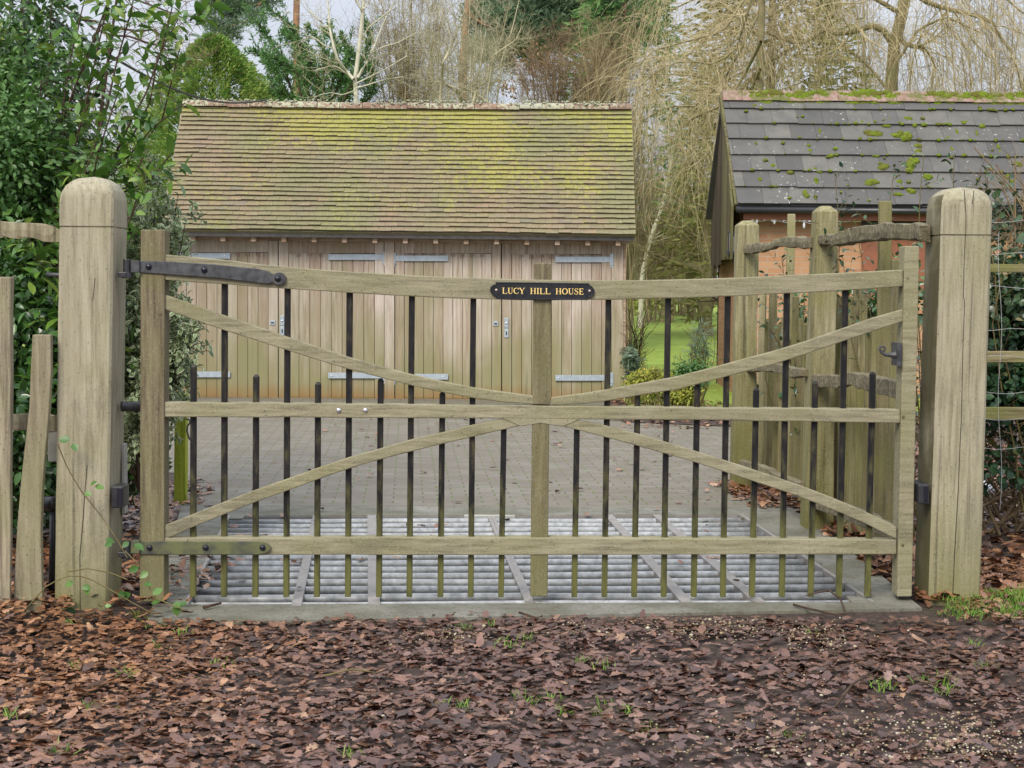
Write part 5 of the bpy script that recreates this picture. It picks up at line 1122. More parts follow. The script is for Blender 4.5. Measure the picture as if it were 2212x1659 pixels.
plant('bramble', 'thin bramble stem with small leaves trailing across the foot of the left gate post', 'bramble', P(45, 1330, 6.5), [(trr, rd)], stamp(tv, tf, pos, frames(D, Nn), rg.uniform(.028, .055, n), ed, rg.random(n)), M['privet'], M['greenstem'], stem_n=4)
# ivy hedge on the right
rg = np.random.default_rng(26); bx = []
for (px, py, Y, rx, rz, n) in ((2160, 690, 8.9, .38, .36, 1900), (2240, 660, 8.9, .4, .4, 1300), (2150, 850, 8.8, .36, .25, 900), (2230, 860, 8.8, .35, .28, 900), (2200, 560, 9.2, .5, .18, 260), (2190, 1000, 8.8, .45, .2, 300), (2330, 760, 9, .5, .7, 1200), (2480, 740, 9.1, .5, .6, 1300), (2640, 780, 9.1, .5, .55, 1200), (2560, 900, 9.0, .6, .35, 700), (2160, 480, 9.4, .4, .25, 160), (2260, 450, 9.4, .5, .3, 220)):
    c = P(px, py, Y); bx.append((c.x, c.y, c.z, rx, .28, rz, n))
st = np.array([resample([(2.9 + rg.uniform(-.5, 1.6), 9.1 + rg.normal() * .12, 0), (2.9 + rg.uniform(-.4, 1.5), 9.1, .9), (2.9 + rg.uniform(-.4, 1.6), 9.2, 1.9 + rg.random() * .5)], 8) for _ in range(34)]); sr = np.linspace(.012, .004, 8)[None].repeat(34, 0)
s1 = grow(st, sr, rg, 16, .6, (25, 75), 6, .0, .5, (0, 0, .05), .5, .0022); s2 = grow(s1[0], s1[1], rg, 3, .3, (25, 70), 4, .2, .5, (0, 0, 0), .7, .0018)
plant('ivy_hedge', 'bramble and ivy hedge tangled behind the wire fence on the far right', 'hedge', (3.3, 9.1, 0), [(st, sr), s1, s2], cloud_leaves(bx, rg, (.035, .065), leaf_t(.85, .1, .12, 3), .2), M['ivy'], M['twig_brown'])
# plants growing through the right-hand fence
rg = np.random.default_rng(27); st = []
for (x0, x1, y1, Y) in ((1700, 1690, 560, 10.6), (1760, 1770, 520, 10.2), (1880, 1850, 470, 9.0), (1900, 1930, 360, 8.6), (1850, 1820, 560, 9.6), (1960, 1990, 330, 8.3), (2010, 2060, 340, 8.4), (1950, 1905, 450, 8.6), (2180, 2130, 360, 8.6), (1880, 1800, 380, 8.8), (1660, 1655, 600, 11), (1700, 1740, 640, 10.4), (1920, 1880, 640, 8.8), (1820, 1850, 700, 9.6), (1960, 1960, 500, 8.5), (2150, 2190, 420, 8.6)):
    b_ = P(x0, 1000, Y); st.append(resample([(b_.x + .25, Y + .1, 0), P((x0 + x1) / 2 + rg.normal() * 10, (y1 + 1000) / 2, Y), P(x1, y1, Y)], 12))
st = np.array(st); st[:, 2:] += rg.normal(size=st[:, 2:].shape) * .01; sr = np.linspace(.007, .002, 12)[None].repeat(len(st), 0); s1 = grow(st, sr, rg, 9, .4, (30, 75), 5, .3, .35, (0, 0, -.1), .5, .0016)
plant('climbing_rose', 'straggling climber with sparse green leaves growing up through the cleft fence', 'climber', (2.3, 9.4, 0), [(st, sr), s1], cat_leaf([leaves_on(s1[0], rg, 5, (.03, .055), small_leaf, .2), leaves_on(st[:, 5:], rg, 8, (.035, .06), small_leaf, .1)]), M['ivy'], M['greenstem'], stem_n=4)
bx = []
for (px, py, Y, rx, rz, n) in ((1875, 660, 10.2, .35, .22, 420), (1940, 640, 9.8, .2, .3, 350), (1720, 690, 11.6, .25, .3, 260), (1840, 760, 10.6, .4, .3, 420), (1780, 870, 11, .4, .3, 380), (1680, 860, 12, .3, .3, 260), (1910, 900, 10, .3, .4, 420)):
    c = P(px, py, Y); bx.append((c.x, c.y, c.z, rx, .25, rz, n))
st = np.array([resample([(2.5 + rg.normal() * .2, 10.6 + rg.normal() * .6, 0), (2.5 + rg.normal() * .3, 10.6 + rg.normal() * .5, 1.2)], 6) for _ in range(20)]); sr = np.linspace(.008, .003, 6)[None].repeat(20, 0)
plant('holly_bush', 'dark glossy bush seen through the gaps of the cleft fence', 'bush', (2.5, 10.6, 0), [(st, sr), grow(st, sr, rg, 10, .4, (30, 70), 5, .2, .4, (0, 0, 0), .5, .002)], cloud_leaves(bx, rg, (.04, .07), small_leaf, .1), M['holly'], M['darkstem'])
# flower bed shrubs
def bush(name, label, px, py, Y, rx, rz, n, mat, size, seed, tmpl=small_leaf, ry=None, stemmat='greenstem', cat='shrub'):
    rg = np.random.default_rng(seed); c = P(px, py, Y); lobes = [(c.x + rg.normal() * rx * .35, c.y + rg.normal() * .15, c.z + rg.normal() * rz * .25, rx * rg.uniform(.5, .75), ry or rx * .6, rz * rg.uniform(.55, .85), n // 5) for _ in range(5)]
    st = np.array([resample([(c.x + rg.normal() * .05, c.y, 0), (c.x + rg.normal() * rx * .5, c.y + rg.normal() * .1, c.z), (c.x + rg.normal() * rx * .7, c.y + rg.normal() * .15, c.z + rz * .8)], 6) for _ in range(14)]); sr = np.linspace(.008, .002, 6)[None].repeat(14, 0)
    return plant(name, label, cat, (c.x, c.y, 0), [(st, sr), grow(st, sr, rg, 8, rx * .6, (20, 50), 4, .3, .2, (0, 0, .4), .5, .002)], cloud_leaves(lobes, rg, size, tmpl, .1), M[mat], M[stemmat], stem_n=4)
bush('yellow_shrub', 'bright yellow-green low shrub on the bed beside the garage corner', 1412, 822, 17.4, .32, .17, 1500, 'yellowshrub', (.03, .06), 31)
bush('yellow_shrub', 'smaller golden shrub at the foot of the bed seen under the brace', 1450, 855, 16.8, .35, .17, 1500, 'yellowshrub', (.03, .055), 32)
bush('dark_shrub', 'deep green rounded shrub between the yellow shrubs and the fence', 1492, 815, 17.0, .26, .30, 1700, 'privet', (.03, .05), 33)
bush('grey_shrub', 'grey-green feathery shrub against the lawn left of the fence post', 1512, 755, 17.8, .22, .32, 700, 'greyshrub', (.05, .09), 34, leaf_t(.15, .05, .1, 2))
bush('grey_shrub', 'low grey-green shrub against the garage corner post', 1368, 790, 18.2, .16, .26, 800, 'greyshrub', (.04, .07), 35)
bush('fern_clump', 'pale green clump of strappy leaves at the far edge of the lawn', 1397, 655, 55, .9, .35, 300, 'yellowshrub', (.3, .6), 36, leaf_t(.10, .05, .3, 3))
rg = np.random.default_rng(37); st = np.array([resample([G(1372 + rg.normal() * 4, 835 + rg.normal() * 3), P(1375 + rg.normal() * 12, 740, 18.2), P(1382 + rg.normal() * 18, 660 + rg.random() * 60, 18.2)], 8) for _ in range(16)]); sr = np.linspace(.009, .003, 8)[None].repeat(16, 0)
s1 = grow(st, sr, rg, 9, .28, (15, 40), 4, .3, .2, (0, 0, .3), .5, .003)
plant('bare_shrub', 'leafless upright shrub with thin dark twigs at the right corner of the garage', 'shrub', G(1372, 835), [(st, sr), s1, grow(s1[0], s1[1], rg, 3, .14, (15, 40), 3, .3, .2, (0, 0, .2), .7, .0025)], None, None, M['darkstem'])
# ------------------------------------------------------------------ trees beyond the garage
def PL(pts, Y, m=12, jit=0, rg=None):
    q = resample([P(p[0], p[1], (p[2] if len(p) > 2 else Y)) for p in pts], m)
    if jit: q[1:-1] += rg.normal(size=q[1:-1].shape) * jit
    return q
def tree(name, label, loc, trunks, crown=None, matT='twig_tan', matC=None, leaves=None, matL=None, n=7, group=None, nt=3, cat='tree'):
    """trunks/crown: lists of (pts(K,m,3), radii(K,m))"""
    root = thing(name, label, cat, loc, group)
    V, Fq = merge([tubes_np(a, b, n) for a, b in trunks]); fast('trunk', V, Fq, M[matT], root, None, True)
    if crown: V, Fq = merge([tubes_np(a, b, nt) for a, b in crown]); fast('twigs' if leaves is not None else 'crown', V, Fq, M[matC or matT], root)
    if leaves is not None: V, Fq, at = leaves; fast('crown', V, Fq, M[matL], root, at)
    return root
def one(pts, r0, r1): return pts[None], np.linspace(r0, r1, len(pts))[None]
spray = leaf_t(.30, .05, .1, 2); needle = leaf_t(.16, .0, .05, 2)
def sprays(pos, out, rg, size, tmpl, up=.5, jit=.35):
    n = len(pos); D = unit(out + np.array([0, 0, up]) + rg.normal(size=(n, 3)) * jit); Nn = unit(rg.normal(size=(n, 3)) + np.array([0, -.5, .6])); V, Fq, at = stamp(tmpl[0], tmpl[1], pos, frames(D, Nn), rg.uniform(*size, n), None, rg.random(n)); return V, Fq, at
def around(poly, rg, n, rad, size, tmpl, up=.4, jit=.5, along=.6):
    K, m, _ = poly.shape; k = rg.integers(0, K, n); t = rg.random(n) ** .8 * (m - 1) * .999; i = t.astype(int); f = (t - i)[:, None]; p = poly[k, i] * (1 - f) + poly[k, i + 1] * f; tan = unit(poly[k, i + 1] - poly[k, i])
    o = unit(rg.normal(size=(n, 3))); taper = (1.05 - t / (m - 1))[:, None] ** .6; return sprays(p + o * rad * rg.random((n, 1)) * taper, unit(o * .7 + tan * along), rg, size, tmpl, up, jit)
def cone(cx, cy, z0, z1, r, n, rg, pw=.8, lob=.14):
    h = rg.random(n) ** .8; a = rg.uniform(0, 6.283, n); rr = (r * (1 - h) ** pw + .06) * (1 + lob * np.sin(a * 5 + h * 19) + lob * .7 * np.sin(a * 9 - h * 31)) * rg.uniform(.72, 1.04, n); o = np.c_[np.cos(a), np.sin(a), np.zeros(n)]
    return np.c_[cx + o[:, 0] * rr, cy + o[:, 1] * rr, z0 + (z1 - z0) * h], o
# golden cypress
rg = np.random.default_rng(41); c = P(462, 215, 27); zt = P(460, 92, 27).z
pos, o = cone(c.x, 27, .3, zt + .1, 2.45, 85000, rg, .66, .24)
tr = np.array([resample([(c.x, 27, 0), (c.x, 27, zt - .2)], 8)]); s1 = grow(tr, np.linspace(.12, .02, 8)[None], rg, 120, 1.3, (40, 65), 5, .05, .15, (0, 0, .7), .2, .008, lmul=.8)
tree('golden_cypress', 'broad golden green cypress rising behind the left end of the garage ridge', (c.x, 27, 0), [(tr, np.linspace(.12, .02, 8)[None])], [s1], 'darkstem', 'darkstem', sprays(pos, o, rg, (.04, .115), spray, .55, .4), 'cyp_gold')
# dark cypress with loose plumes
rg = np.random.default_rng(42); b0 = P(660, 330, 30); pl = []
for a in ([(650, 260), (606, 120), (580, 80), (552, 41)], [(660, 240), (650, 90), (622, 48), (583, 22)], [(665, 260), (655, 110), (632, 88), (611, 66)], [(640, 280), (600, 170), (570, 120), (540, 108)], [(660, 260), (640, 150), (600, 130), (566, 118)], [(700, 260), (700, 120), (690, 85), (662, 55)], [(700, 260), (730, 130), (725, 90), (700, 62)],
          [(700, 260), (745, 150), (752, 110), (738, 70)], [(680, 260), (660, 170), (630, 150), (585, 150)], [(680, 260), (690, 170), (668, 130), (648, 100)], [(720, 270), (760, 190), (775, 150), (760, 110)], [(640, 280), (600, 220), (570, 190), (540, 180)], [(660, 280), (640, 220), (610, 200), (570, 205)], [(700, 280), (740, 210), (750, 180), (735, 150)], [(690, 280), (700, 210), (690, 180), (670, 155)], [(640, 290), (620, 240), (590, 225), (560, 235)], [(740, 280), (790, 220), (810, 190), (800, 150)], [(720, 260), (780, 140), (800, 90), (790, 50)]):
    Yj = 30 + rg.normal() * .7; pl.append(PL([(x, y, Yj) for x, y in a], 30, 10))
pl = np.array(pl); rd = np.linspace(.035, .008, 10)[None].repeat(len(pl), 0); sub = grow(pl, rd, rg, 10, .75, (25, 50), 6, .3, .2, (-.15, 0, .5), .4, .006)
tr = np.array([resample([(b0.x, 30, 0), (b0.x, 30, b0.z + .4)], 6)])
tree('dark_cypress', 'dark green conifer with ragged plume-like branch tips left of the birch', (b0.x, 30, 0), [(tr, np.linspace(.16, .1, 6)[None]), (pl, rd)], [sub], 'darkstem', 'darkstem', cat_leaf([around(pl, rg, 9000, .13, (.05, .13), spray, .3), around(sub[0], rg, 8500, .08, (.05, .12), spray, .3)]), 'cyp_dark')
# scots pine, trunk and hanging limb at upper left
def clumps(polys, rg, nper, r, n, size, mat=None):
    K = len(polys); pos = []; 
    k = rg.integers(0, K, nper); t = rg.uniform(.45, 1, nper) * (polys.shape[1] - 1) * .999; i = t.astype(int); cpos = polys[k, i] + rg.normal(size=(nper, 3)) * .05
    d = unit(rg.normal(size=(nper, n, 3))); rr = rg.random((nper, n, 1)) ** .5 * r; p = cpos[:, None] + d * rr * np.array([1, 1, .55]); p = p.reshape(-1, 3); dd = d.reshape(-1, 3)
    return sprays(p, dd, rg, size, needle, .6, .3)
def pine(name, label, tpx, Y, r, limbs, rgseed, nclump=260, ncl=42, tw=(9, 4), top=-150, matT='pinebark', size=(.10, .20), cr=.22, lens=(1.3, .6)):
    rg = np.random.default_rng(rgseed); t = PL(tpx + [(tpx[-1][0] + 4, top)], Y, 14); gnd = P(tpx[0][0], 600, Y); t = np.concatenate([[(gnd.x, Y, 0)], t]); t = resample(t, 14)
    tr = (t[None], np.linspace(r * 1.15, r * .7, 14)[None]); lb = []
    for l in limbs: lb.append(PL([(p[0], p[1], Y + (.0 if k == 0 else rg.normal() * .25)) for k, p in enumerate(l)], Y, 10))
    lb = np.array(lb); lr = np.linspace(r * .42, r * .12, 10)[None].repeat(len(lb), 0); s1 = grow(lb, lr, rg, tw[0], lens[0], (30, 70), 6, .25, .4, (0, 0, .15), .5, .008); s2 = grow(s1[0], s1[1], rg, tw[1], lens[1], (25, 60), 4, .3, .35, (0, 0, .3), .6, .006)
    return tree(name, label, (gnd.x, Y, 0), [tr, (lb, lr)], [s1, s2], matT, 'twig_brown', clumps(np.concatenate([s2[0], s1[0][:, -4:], s1[0][:, -4:]] + [lb[:, -4:]] * 6), rg, nclump, cr, ncl, size), 'pine')
pine('scots_pine', 'tall pine with an orange trunk and a drooping limb over the left sky', [(640, 230), (641, 110), (640, 60), (641, 0)], 36, .10,
     [[(642, -120), (590, -20), (560, 28), (520, 52), (470, 62)], [(642, -120), (575, -10), (530, 50), (500, 72), (455, 85)], [(642, -140), (560, -30), (500, 10), (440, 20)], [(642, -160), (540, -40), (470, 0), (425, 30)], [(642, -150), (560, -60), (500, -10), (450, 5)]], 43, 380, 44, (7, 3), lens=(.9, .4), cr=.2, size=(.08, .16))
rg = np.random.default_rng(44)
pine('distant_pine', 'tall blue-green pine filling the sky above the middle of the garage roof', [(1000, 230), (1002, 90), (1008, 40), (1015, 0)], 42, .14,
     [[(1012, -60), (1080, -20), (1150, 20), (1200, 40)], [(1010, 0), (1080, 20), (1130, 50), (1190, 90)], [(1012, -80), (1100, -40), (1200, -20), (1290, 10)], [(1012, -90), (1000, -40), (1040, 10), (1070, 60)], [(1012, -90), (1180, -30), (1260, 20), (1310, 60)], [(1010, 30), (1060, 60), (1110, 90), (1140, 110)]], 45, 1100, 40, (9, 4), matT='pinebark', size=(.14, .28), cr=.34, lens=(1.6, .7))
pine('distant_pine', 'second blue-green pine standing right of the centre behind the brown thicket', [(1290, 230), (1288, 90), (1285, 40), (1280, 0)], 44, .12,
     [[(1283, -80), (1230, -30), (1180, 20), (1140, 50)], [(1284, 0), (1240, 40), (1210, 60), (1170, 80)], [(1283, -60), (1320, -10), (1360, 20), (1390, 50)], [(1283, -60), (1270, -10), (1260, 30), (1240, 70)], [(1285, 10), (1320, 40), (1350, 60), (1370, 90)]], 46, 950, 40, (9, 4), matT='pinebark', size=(.14, .28), cr=.34, lens=(1.6, .7))
# white birch
rg = np.random.default_rng(47); Yb = 25
def pad(a, m=14): return resample(a, m)
gb = P(770, 500, Yb)
main = resample([(gb.x, Yb, 0)] + [tuple(P(x, y, Yb)) for x, y in ((770.7, 216), (766, 180), (774, 120), (779, 82), (785, 20), (788, -60))], 16)
lims = [[(764, 171), (747, 153), (730, 130), (719, 95), (712, 60), (708, 0), (704, -60)], [(773, 168), (790, 138), (803, 114), (815, 84), (824, 60), (836, 34), (848, 12), (860, -20)], [(712, 60), (700, 52), (690, 44), (676, 30), (668, 18)], [(719, 105), (700, 98), (686, 86), (672, 78), (660, 78)], [(779, 90), (795, 60), (815, 45), (835, 28), (850, 20)], [(784, 40), (780, 20), (770, 0), (765, -30)], [(768, 190), (790, 185), (810, 178), (840, 170), (870, 166)], [(768, 195), (740, 205), (715, 200), (690, 205)], [(803, 114), (830, 100), (860, 92), (900, 70)], [(760, 168), (730, 145), (715, 142), (680, 152)], [(785, 20), (800, 0), (810, -20), (820, -50)], [(770, 180), (800, 165), (835, 148), (880, 120)]]
lb = np.array([PL([(x, y, Yb + rg.normal() * .12) for x, y in l], Yb, 12) for l in lims]); lr = np.array([np.linspace(a, .007, 12) for a in (.032, .026, .013, .013, .014, .02, .014, .011, .012, .012, .014, .012)])
s1 = grow(lb, lr, rg, 11, .85, (25, 65), 7, .15, .35, (0, 0, .1), .4, .0045); s2 = grow(s1[0], s1[1], rg, 4, .4, (25, 60), 5, .2, .4, (0, 0, -.1), .6, .0035)
tree('birch', 'silver birch with a pale forked trunk rising behind the garage ridge', (gb.x, Yb, 0), [(main[None], np.linspace(.062, .03, 16)[None]), (lb, lr)], [s1, s2], 'birch', 'twig_pale')
# pale multi-stemmed bare trees
def thicket(name, label, x0, x1, ybase, ytops, Y, nstem, mat, seed, r=.03, l1=1.1, nc=(9, 5), lean=0, rmin=.0035, wand=.3, cat='tree', spread=.6, third=0):
    rg = np.random.default_rng(seed); st = []; cx = P((x0 + x1) / 2, ybase, Y)
    for k in range(nstem):
        xt = rg.uniform(x0, x1); yt = rg.uniform(*ytops); xb = (x0 + x1) / 2 + (xt - (x0 + x1) / 2) * (1 - spread) + rg.normal() * 8; Yk = Y + rg.normal() * .6
        b = P(xb, ybase, Yk); g0 = (b.x, Yk, 0); q = [g0, tuple(P(xb + (xt - xb) * .4 - lean * .3, ybase + (yt - ybase) * .45, Yk)), tuple(P(xt, yt, Yk + rg.normal() * .5))]; p = resample(q, 12); p[1:] += np.cumsum(rg.normal(size=(11, 3)) * .035, 0); st.append(p)
    st = np.array(st); sr = np.linspace(r, r * .25, 12)[None].repeat(nstem, 0) * rg.uniform(.6, 1.1, (nstem, 1))
    s1 = grow(st, sr, rg, nc[0], l1, (18, 55), 7, .3, wand, (0, 0, .25), .5, rmin); s2 = grow(s1[0], s1[1], rg, nc[1], l1 * .5, (20, 60), 5, .2, wand * 1.2, (0, 0, .15), .6, rmin * .85); cr = [s1, s2]
    if third: cr.append(grow(s2[0], s2[1], rg, third, l1 * .28, (20, 60), 4, .2, wand * 1.3, (0, 0, .1), .7, rmin * .8))
    return tree(name, label, (cx.x, Y, 0), [(st, sr)], cr, mat, mat, n=5, cat=cat)
thicket('bare_tree', 'pale twiggy bare tree with sinuous branches behind the middle of the ridge', 880, 1120, 260, (-40, 130), 27, 30, 'twig_pale', 51, .026, .95, (15, 8), wand=.45, third=2)
rg = np.random.default_rng(52); sn = [[(1021, 225), (1030, 190), (1045, 180), (1066, 167)], [(1040, 225), (1057, 147), (1061, 123), (1084, 107), (1114, 87), (1124, 66), (1127, 45)], [(950, 225), (954, 170), (957, 133), (975, 100), (990, 60), (1005, 20)], [(1060, 225), (1010, 190), (1060, 160)], [(1000, 225), (985, 190), (955, 178), (930, 176)]]
lb = np.array([PL([(x, y, 26 + rg.normal() * .15) for x, y in l], 26, 14) for l in sn]); lr = np.linspace(.026, .008, 14)[None].repeat(len(lb), 0); s1 = grow(lb, lr, rg, 14, .7, (20, 60), 6, .2, .45, (0, 0, .2), .5, .004); s2 = grow(s1[0], s1[1], rg, 4, .3, (20, 60), 4, .2, .4)
b0 = P(1010, 400, 26); roots = np.array([resample([(b0.x, 26, 0), (b0.x, 26, 2.0), tuple(l[0])], 6) for l in lb]); 
tree('bare_tree', 'bare tree with thick crooked pale branches curving up to the right over the ridge', (b0.x, 26, 0), [(roots, np.linspace(.05, .026, 6)[None].repeat(len(roots), 0)), (lb, lr)], [s1, s2], 'twig_pale', 'twig_pale')
thicket('bare_tree', 'tan bare thicket just right of the birch', 790, 980, 260, (-60, 120), 31, 34, 'twig_tan', 53, .03, 1.2, (14, 8), wand=.4, third=3)
thicket('brown_thicket', 'dense brown bushy tree above the right half of the garage ridge', 1090, 1330, 280, (50, 170), 31, 60, 'twig_brown', 54, .022, .8, (14, 8), wand=.55, third=2)
thicket('brown_thicket', 'olive brown thicket at the right end of the garage ridge', 1240, 1430, 280, (40, 180), 30, 50, 'twig_tan', 55, .022, .85, (14, 8), wand=.5, third=2)
rg = np.random.default_rng(56); bx = []
for (px, py, rx, rz, n) in ((1180, 140, .8, .5, 420), (1290, 130, .9, .6, 420), (1100, 190, .5, .3, 150)):
    c = P(px, py, 31.5); bx.append((c.x, c.y, c.z, rx, .6, rz, n))
M['rustleaf'] = foliage('clinging_dead_leaf', [(0, (.20, .12, .06)), (.6, (.34, .20, .10)), (1, (.42, .30, .16))], .8, .2, .2, var=.2)
c = P(1190, 300, 31.5)
tr = np.array([resample([(c.x + rg.normal() * .3, 31.5, 0), tuple(P(1190 + rg.normal() * 60, 150, 31.5))], 8) for _ in range(6)])
tree('beech', 'brownish tree still holding some rusty leaves above the right part of the ridge', (c.x, 31.5, 0), [(tr, np.linspace(.04, .015, 8)[None].repeat(6, 0))], [grow(tr, np.linspace(.04, .015, 8)[None].repeat(6, 0), rg, 26, 1.1, (20, 60), 6, .4, .3, (0, 0, .2), .4, .004)], 'twig_brown', 'twig_brown', cloud_leaves(bx, rg, (.05, .09), small_leaf, .1), 'rustleaf')
# olive conifer behind the willow
rg = np.random.default_rng(57); c = P(1660, 400, 36); zt = 12.5
pos, o = cone(c.x, 36, .5, zt, 2.5, 17000, rg, .55, .18); tr = np.array([resample([(c.x, 36, 0), (c.x, 36, zt)], 8)])
tree('tall_conifer', 'tall olive conifer standing behind the hanging willow twigs', (c.x, 36, 0), [(tr, np.linspace(.2, .03, 8)[None])], [grow(tr, np.linspace(.2, .03, 8)[None], rg, 140, 2.3, (60, 95), 6, .05, .2, (0, 0, .1), .2, .01, lmul=.6)], 'darkstem', 'darkstem', sprays(pos, o, rg, (.14, .32), spray, -.1, .35), 'olive')
rg = np.random.default_rng(58); c = P(1345, 400, 40); pos, o = cone(c.x, 40, 3, 11.2, 2.1, 5200, rg, .6, .2); tr = np.array([resample([(c.x, 40, 0), (c.x, 40, 10.2)], 8)])
tree('tall_conifer', 'dark conifer top seen between the brown thicket and the willow', (c.x, 40, 0), [(tr, np.linspace(.18, .03, 8)[None])], None, 'darkstem', 'darkstem', sprays(pos, o, rg, (.16, .32), spray, -.1, .35), 'cyp_dark')
# weeping willow
rg = np.random.default_rng(61); Yw = 26; c = P(1922, 400, Yw)
trunk = resample([(c.x - .1, Yw, 0), tuple(P(1918, 330, Yw)), tuple(P(1924, 185, Yw)), tuple(P(1932, 90, Yw)), tuple(P(1948, 30, Yw)), tuple(P(1962, -40, Yw)), tuple(P(1985, -160, Yw))], 16)
wl_ = [[(1925, 90), (1908, 67), (1885, 55), (1855, 62), (1825, 70), (1798, 66), (1775, 58), (1755, 76), (1738, 87), (1708, 87), (1661, 67), (1620, 50), (1585, 30), (1560, 8)], [(1738, 87), (1690, 82), (1648, 95), (1620, 72), (1601, 63), (1585, 45)], [(1935, 85), (1955, 90), (1995, 97), (2012, 115), (2021, 143)],
       [(1960, -20), (2000, 0), (2075, 17), (2120, 30), (2141, 40), (2168, 83), (2195, 130), (2215, 190)], [(1950, 30), (1900, 0), (1830, -30), (1750, -20), (1690, 20), (1650, 40)], [(1960, -30), (2040, -50), (2140, -20), (2230, 40)], [(1958, -60), (1860, -80), (1740, -70), (1600, -40), (1500, 0), (1440, 30)],
       [(1720, 100), (1640, 140), (1560, 176), (1518, 164), (1450, 155), (1395, 153)], [(1640, 150), (1590, 200), (1550, 210), (1518, 195), (1472, 191), (1425, 195), (1385, 215)], [(1920, 200), (1870, 130), (1835, 100), (1790, 60), (1760, 20)], [(1930, 140), (1990, 60), (2050, 40), (2110, 70)], [(1965, -80), (2080, -120), (2200, -90), (2320, 0)], [(1965, -100), (1800, -150), (1600, -120), (1450, -60), (1400, -10)]]
lb = np.array([PL([(x, y, Yw + k * .06 * s_) for k, (x, y) in enumerate(l)], Yw, 16) for l, s_ in zip(wl_, rg.normal(size=len(wl_)) * 1.2)]); lb[:, 1:] += np.cumsum(rg.normal(size=lb[:, 1:].shape) * .012, 1)
lr = np.array([np.linspace(a, .012, 16) for a in (.062, .035, .055, .05, .045, .05, .05, .03, .028, .03, .03, .05, .05)])
s1 = grow(lb, lr, rg, 13, 1.3, (30, 85), 8, .05, .5, (0, 0, .05), .45, .006, lmul=.2)
s2 = grow(np.concatenate([s1[0]]), s1[1], rg, 13, 1.55, (20, 80), 8, .05, .22, (0, 0, -2.6), .35, .0036, taper=.6, lmul=.1)
s3 = grow(lb, lr, rg, 36, 1.7, (30, 90), 8, .03, .25, (0, 0, -2.4), .1, .0036, taper=.6, lmul=.1, rmax=.005)
tree('weeping_willow', 'weeping willow with long golden hanging twigs above the grey tiled roof', (c.x, Yw, 0), [(trunk[None], np.linspace(.16, .09, 16)[None]), (lb, lr)], [s1, s2, s3], 'willowbark', 'willowtwig')
# curtain of willow twigs hanging in the gap between the two roofs
rg = np.random.default_rng(62); lb2 = np.array([PL([(x, y, 24.5 + rg.normal() * .4) for x, y in l], 24.5, 14) for l in ([(1648, -110), (1640, -60), (1590, 110), (1540, 140), (1480, 130), (1420, 150), (1380, 190)], [(1644, 90), (1630, 120), (1600, 175), (1560, 230), (1530, 240), (1490, 260), (1450, 300)], [(1646, -60), (1620, -20), (1560, 70), (1480, 90), (1410, 110), (1370, 150)], [(1646, 10), (1625, 60), (1560, 180), (1500, 230), (1440, 230), (1390, 260)], [(1643, 150), (1625, 190), (1580, 270), (1530, 330), (1500, 360), (1460, 380)])])
lr2 = np.linspace(.03, .008, 14)[None].repeat(len(lb2), 0); s1 = grow(lb2, lr2, rg, 12, .9, (30, 85), 7, .25, .5, (0, 0, -.2), .45, .006); s2 = grow(s1[0], s1[1], rg, 5, 1.5, (20, 80), 9, .1, .4, (0, 0, -1.8), .4, .003, taper=.6, lmul=.1); s3 = grow(lb2, lr2, rg, 11, 2.1, (30, 90), 9, .2, .35, (0, 0, -2.0), .2, .003, taper=.6, lmul=.1)
c = P(1600, 400, 24.5); r0 = np.array([resample([(c.x + .3, 24.6, 0), (c.x + .25, 24.6, 3.0), tuple(P(1644, 90, 24.6)), tuple(P(1648, -120, 24.6))], 8)])
tree('weeping_willow', 'smaller willow whose golden twigs hang in the gap between the two roofs', (c.x + .3, 24.6, 0), [(r0, np.linspace(.11, .05, 8)[None]), (lb2, lr2)], [s1, s2, s3], 'willowbark', 'willowtwig')
# lawn tree with a heavy low limb
rg = np.random.default_rng(63); Yt = 36; z0 = .22; b = P(1524, 714, Yt)
tr = resample([(b.x, Yt, z0 - .1), tuple(P(1524, 690, Yt)), tuple(P(1526, 600, Yt)), tuple(P(1528, 430, Yt)), tuple(P(1512, 380, Yt)), tuple(P(1500, 350, Yt)), tuple(P(1480, 330, Yt)), tuple(P(1440, 290, Yt))], 16); rr_ = np.linspace(.18, .03, 16); rr_[0] = .26
lm = [[(1527, 596), (1505, 579), (1475, 572), (1438, 566), (1405, 548), (1374, 527)], [(1475, 572), (1440, 555), (1400, 562), (1360, 565)], [(1527, 560), (1500, 530), (1470, 500), (1420, 470), (1390, 460)], [(1528, 500), (1490, 450), (1450, 420), (1400, 400), (1375, 360)], [(1512, 380), (1520, 330), (1530, 280), (1540, 240)], [(1527, 520), (1480, 500), (1460, 470), (1440, 440)]]
lb = np.array([PL([(x, y, Yt - k * .15) for k, (x, y) in enumerate(l)], Yt, 12) for l in lm]); lr = np.array([np.linspace(a, a * .45, 12) for a in (.085, .035, .05, .045, .045, .04)])
s1 = grow(lb, lr, rg, 10, 1.5, (25, 80), 7, .1, .4, (0, 0, -.3), .4, .006); s2 = grow(s1[0], s1[1], rg, 5, .9, (20, 70), 6, .1, .4, (0, 0, -.4), .6, .0045)
tree('lawn_tree', 'dark trunked tree on the lawn with a low mossy limb reaching left', (b.x, Yt, z0), [(tr[None], rr_[None]), (lb, lr)], [s1, s2], 'willowbark', 'twig_tan', n=9)
rg = np.random.default_rng(64); q = PL([(1384, 655), (1387, 597), (1403, 520), (1433, 442), (1446, 367), (1457, 319), (1470, 260)], 40, 14); q[0, 2] = .2
s1 = grow(q[None], np.linspace(.07, .03, 14)[None], rg, 26, 1.2, (30, 70), 6, .3, .3, (0, 0, .1), .3, .006)
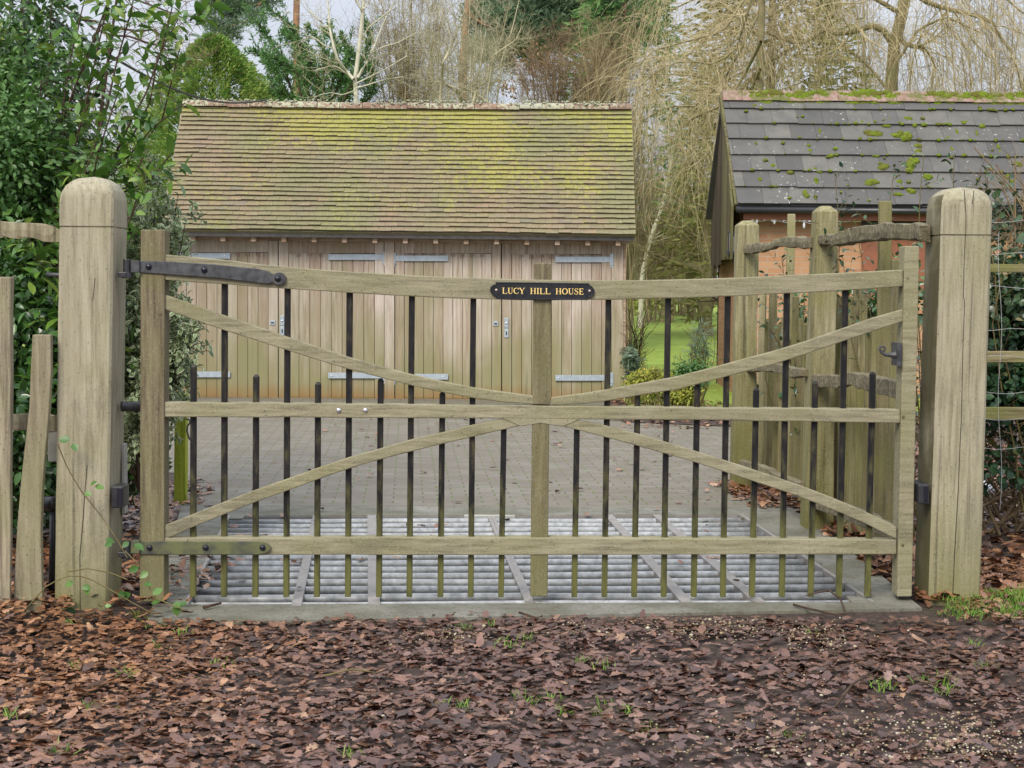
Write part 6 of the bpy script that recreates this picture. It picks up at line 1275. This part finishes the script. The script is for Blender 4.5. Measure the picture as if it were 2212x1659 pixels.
tree('birch', 'slender leaning birch seen in the gap between the two roofs', tuple(q[0]), [(q[None], np.linspace(.075, .03, 14)[None])], [s1, grow(s1[0], s1[1], rg, 4, .5, (20, 60), 4)], 'birch', 'twig_pale')
for i, (x0, x1, yt, Y, mt, lab) in enumerate(((1340, 1500, (330, 500), 44, 'twig_tan', 'tan bare thicket beyond the lawn right of the garage'), (1430, 1600, (320, 480), 46, 'twig_brown', 'brown bare thicket beyond the lawn by the outbuilding gable'), (1380, 1560, (420, 560), 50, 'twig_tan', 'low pale scrub at the far edge of the lawn'),
                                          (1780, 2000, (-60, 150), 42, 'twig_tan', 'bare tree behind the willow trunk'), (2020, 2260, (-60, 150), 40, 'twig_brown', 'bare tree behind the right side of the grey roof'))):
    thicket('bare_tree', lab, x0, x1, 610, yt, Y, (20, 20, 30, 10, 12)[i], mt, 70 + i, .05, 1.7, (12, 8), rmin=.006, wand=.45, third=2)
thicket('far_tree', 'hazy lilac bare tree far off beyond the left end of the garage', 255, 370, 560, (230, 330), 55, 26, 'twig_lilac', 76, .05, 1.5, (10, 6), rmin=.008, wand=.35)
# twiggy tree top over the shrub, upper left
rg = np.random.default_rng(77); lb = np.array([PL([(x, y, 16 + rg.normal() * .2) for x, y in l], 16, 12, .01, rg) for l in ([(60, -60), (180, -20), (300, 0), (350, 20), (400, 40)], [(60, -60), (160, 40), (260, 60), (330, 70), (385, 95)], [(60, -60), (200, 60), (310, 90), (360, 110), (420, 140)], [(60, -60), (220, -40), (340, -20), (420, -10)])]); lr = np.linspace(.022, .005, 12)[None].repeat(4, 0)
s1 = grow(lb, lr, rg, 12, .8, (25, 70), 7, .4, .5, (0, 0, .0), .5, .004); s2 = grow(s1[0], s1[1], rg, 5, .35, (25, 70), 5, .2, .5, (0, 0, .1), .6, .003)
c = P(40, 400, 16); r0 = np.array([resample([(c.x - .2, 16, 0), (c.x, 16, 3), tuple(lb[0][0])], 8)])
tree('bare_oak', 'bare crooked oak twigs against the sky at upper left', (c.x - .2, 16, 0), [(r0, np.linspace(.14, .05, 8)[None]), (lb, lr)], [s1, s2], 'darkstem', 'twig_brown')
# distant wood: one mass of bare stems and undergrowth
rg = np.random.default_rng(80); N = 230; xs = rg.uniform(-42, 60, N); ys = rg.uniform(62, 95, N)
st = np.array([resample([(x, y, .5), (x + rg.normal() * .4, y, 4), (x + rg.normal() * .9, y, rg.uniform(7, 12))], 8) for x, y in zip(xs, ys)]); sr = np.linspace(.13, .03, 8)[None].repeat(N, 0)
s1 = grow(st, sr, rg, 14, 3.2, (20, 65), 6, .15, .3, (0, 0, .2), .35, .016); s2 = grow(s1[0], s1[1], rg, 6, 1.5, (20, 60), 5, .2, .35, (0, 0, .1), .5, .011)
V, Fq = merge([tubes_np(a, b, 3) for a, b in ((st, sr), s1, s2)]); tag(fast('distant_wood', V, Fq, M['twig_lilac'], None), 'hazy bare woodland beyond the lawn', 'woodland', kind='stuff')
bx = [(x, y, .9 + rg.random() * .7, rg.uniform(1.2, 2.6), .8, rg.uniform(.6, 1.5), 260) for x, y in zip(rg.uniform(-30, 45, 60), rg.uniform(61, 66, 60))]
V, Fq, at = cloud_leaves(bx, rg, (.14, .30), small_leaf, .1); tag(fast('undergrowth', V, Fq, M['holly'], None, at), 'dark scrubby undergrowth at the far edge of the lawn', 'undergrowth', kind='stuff')
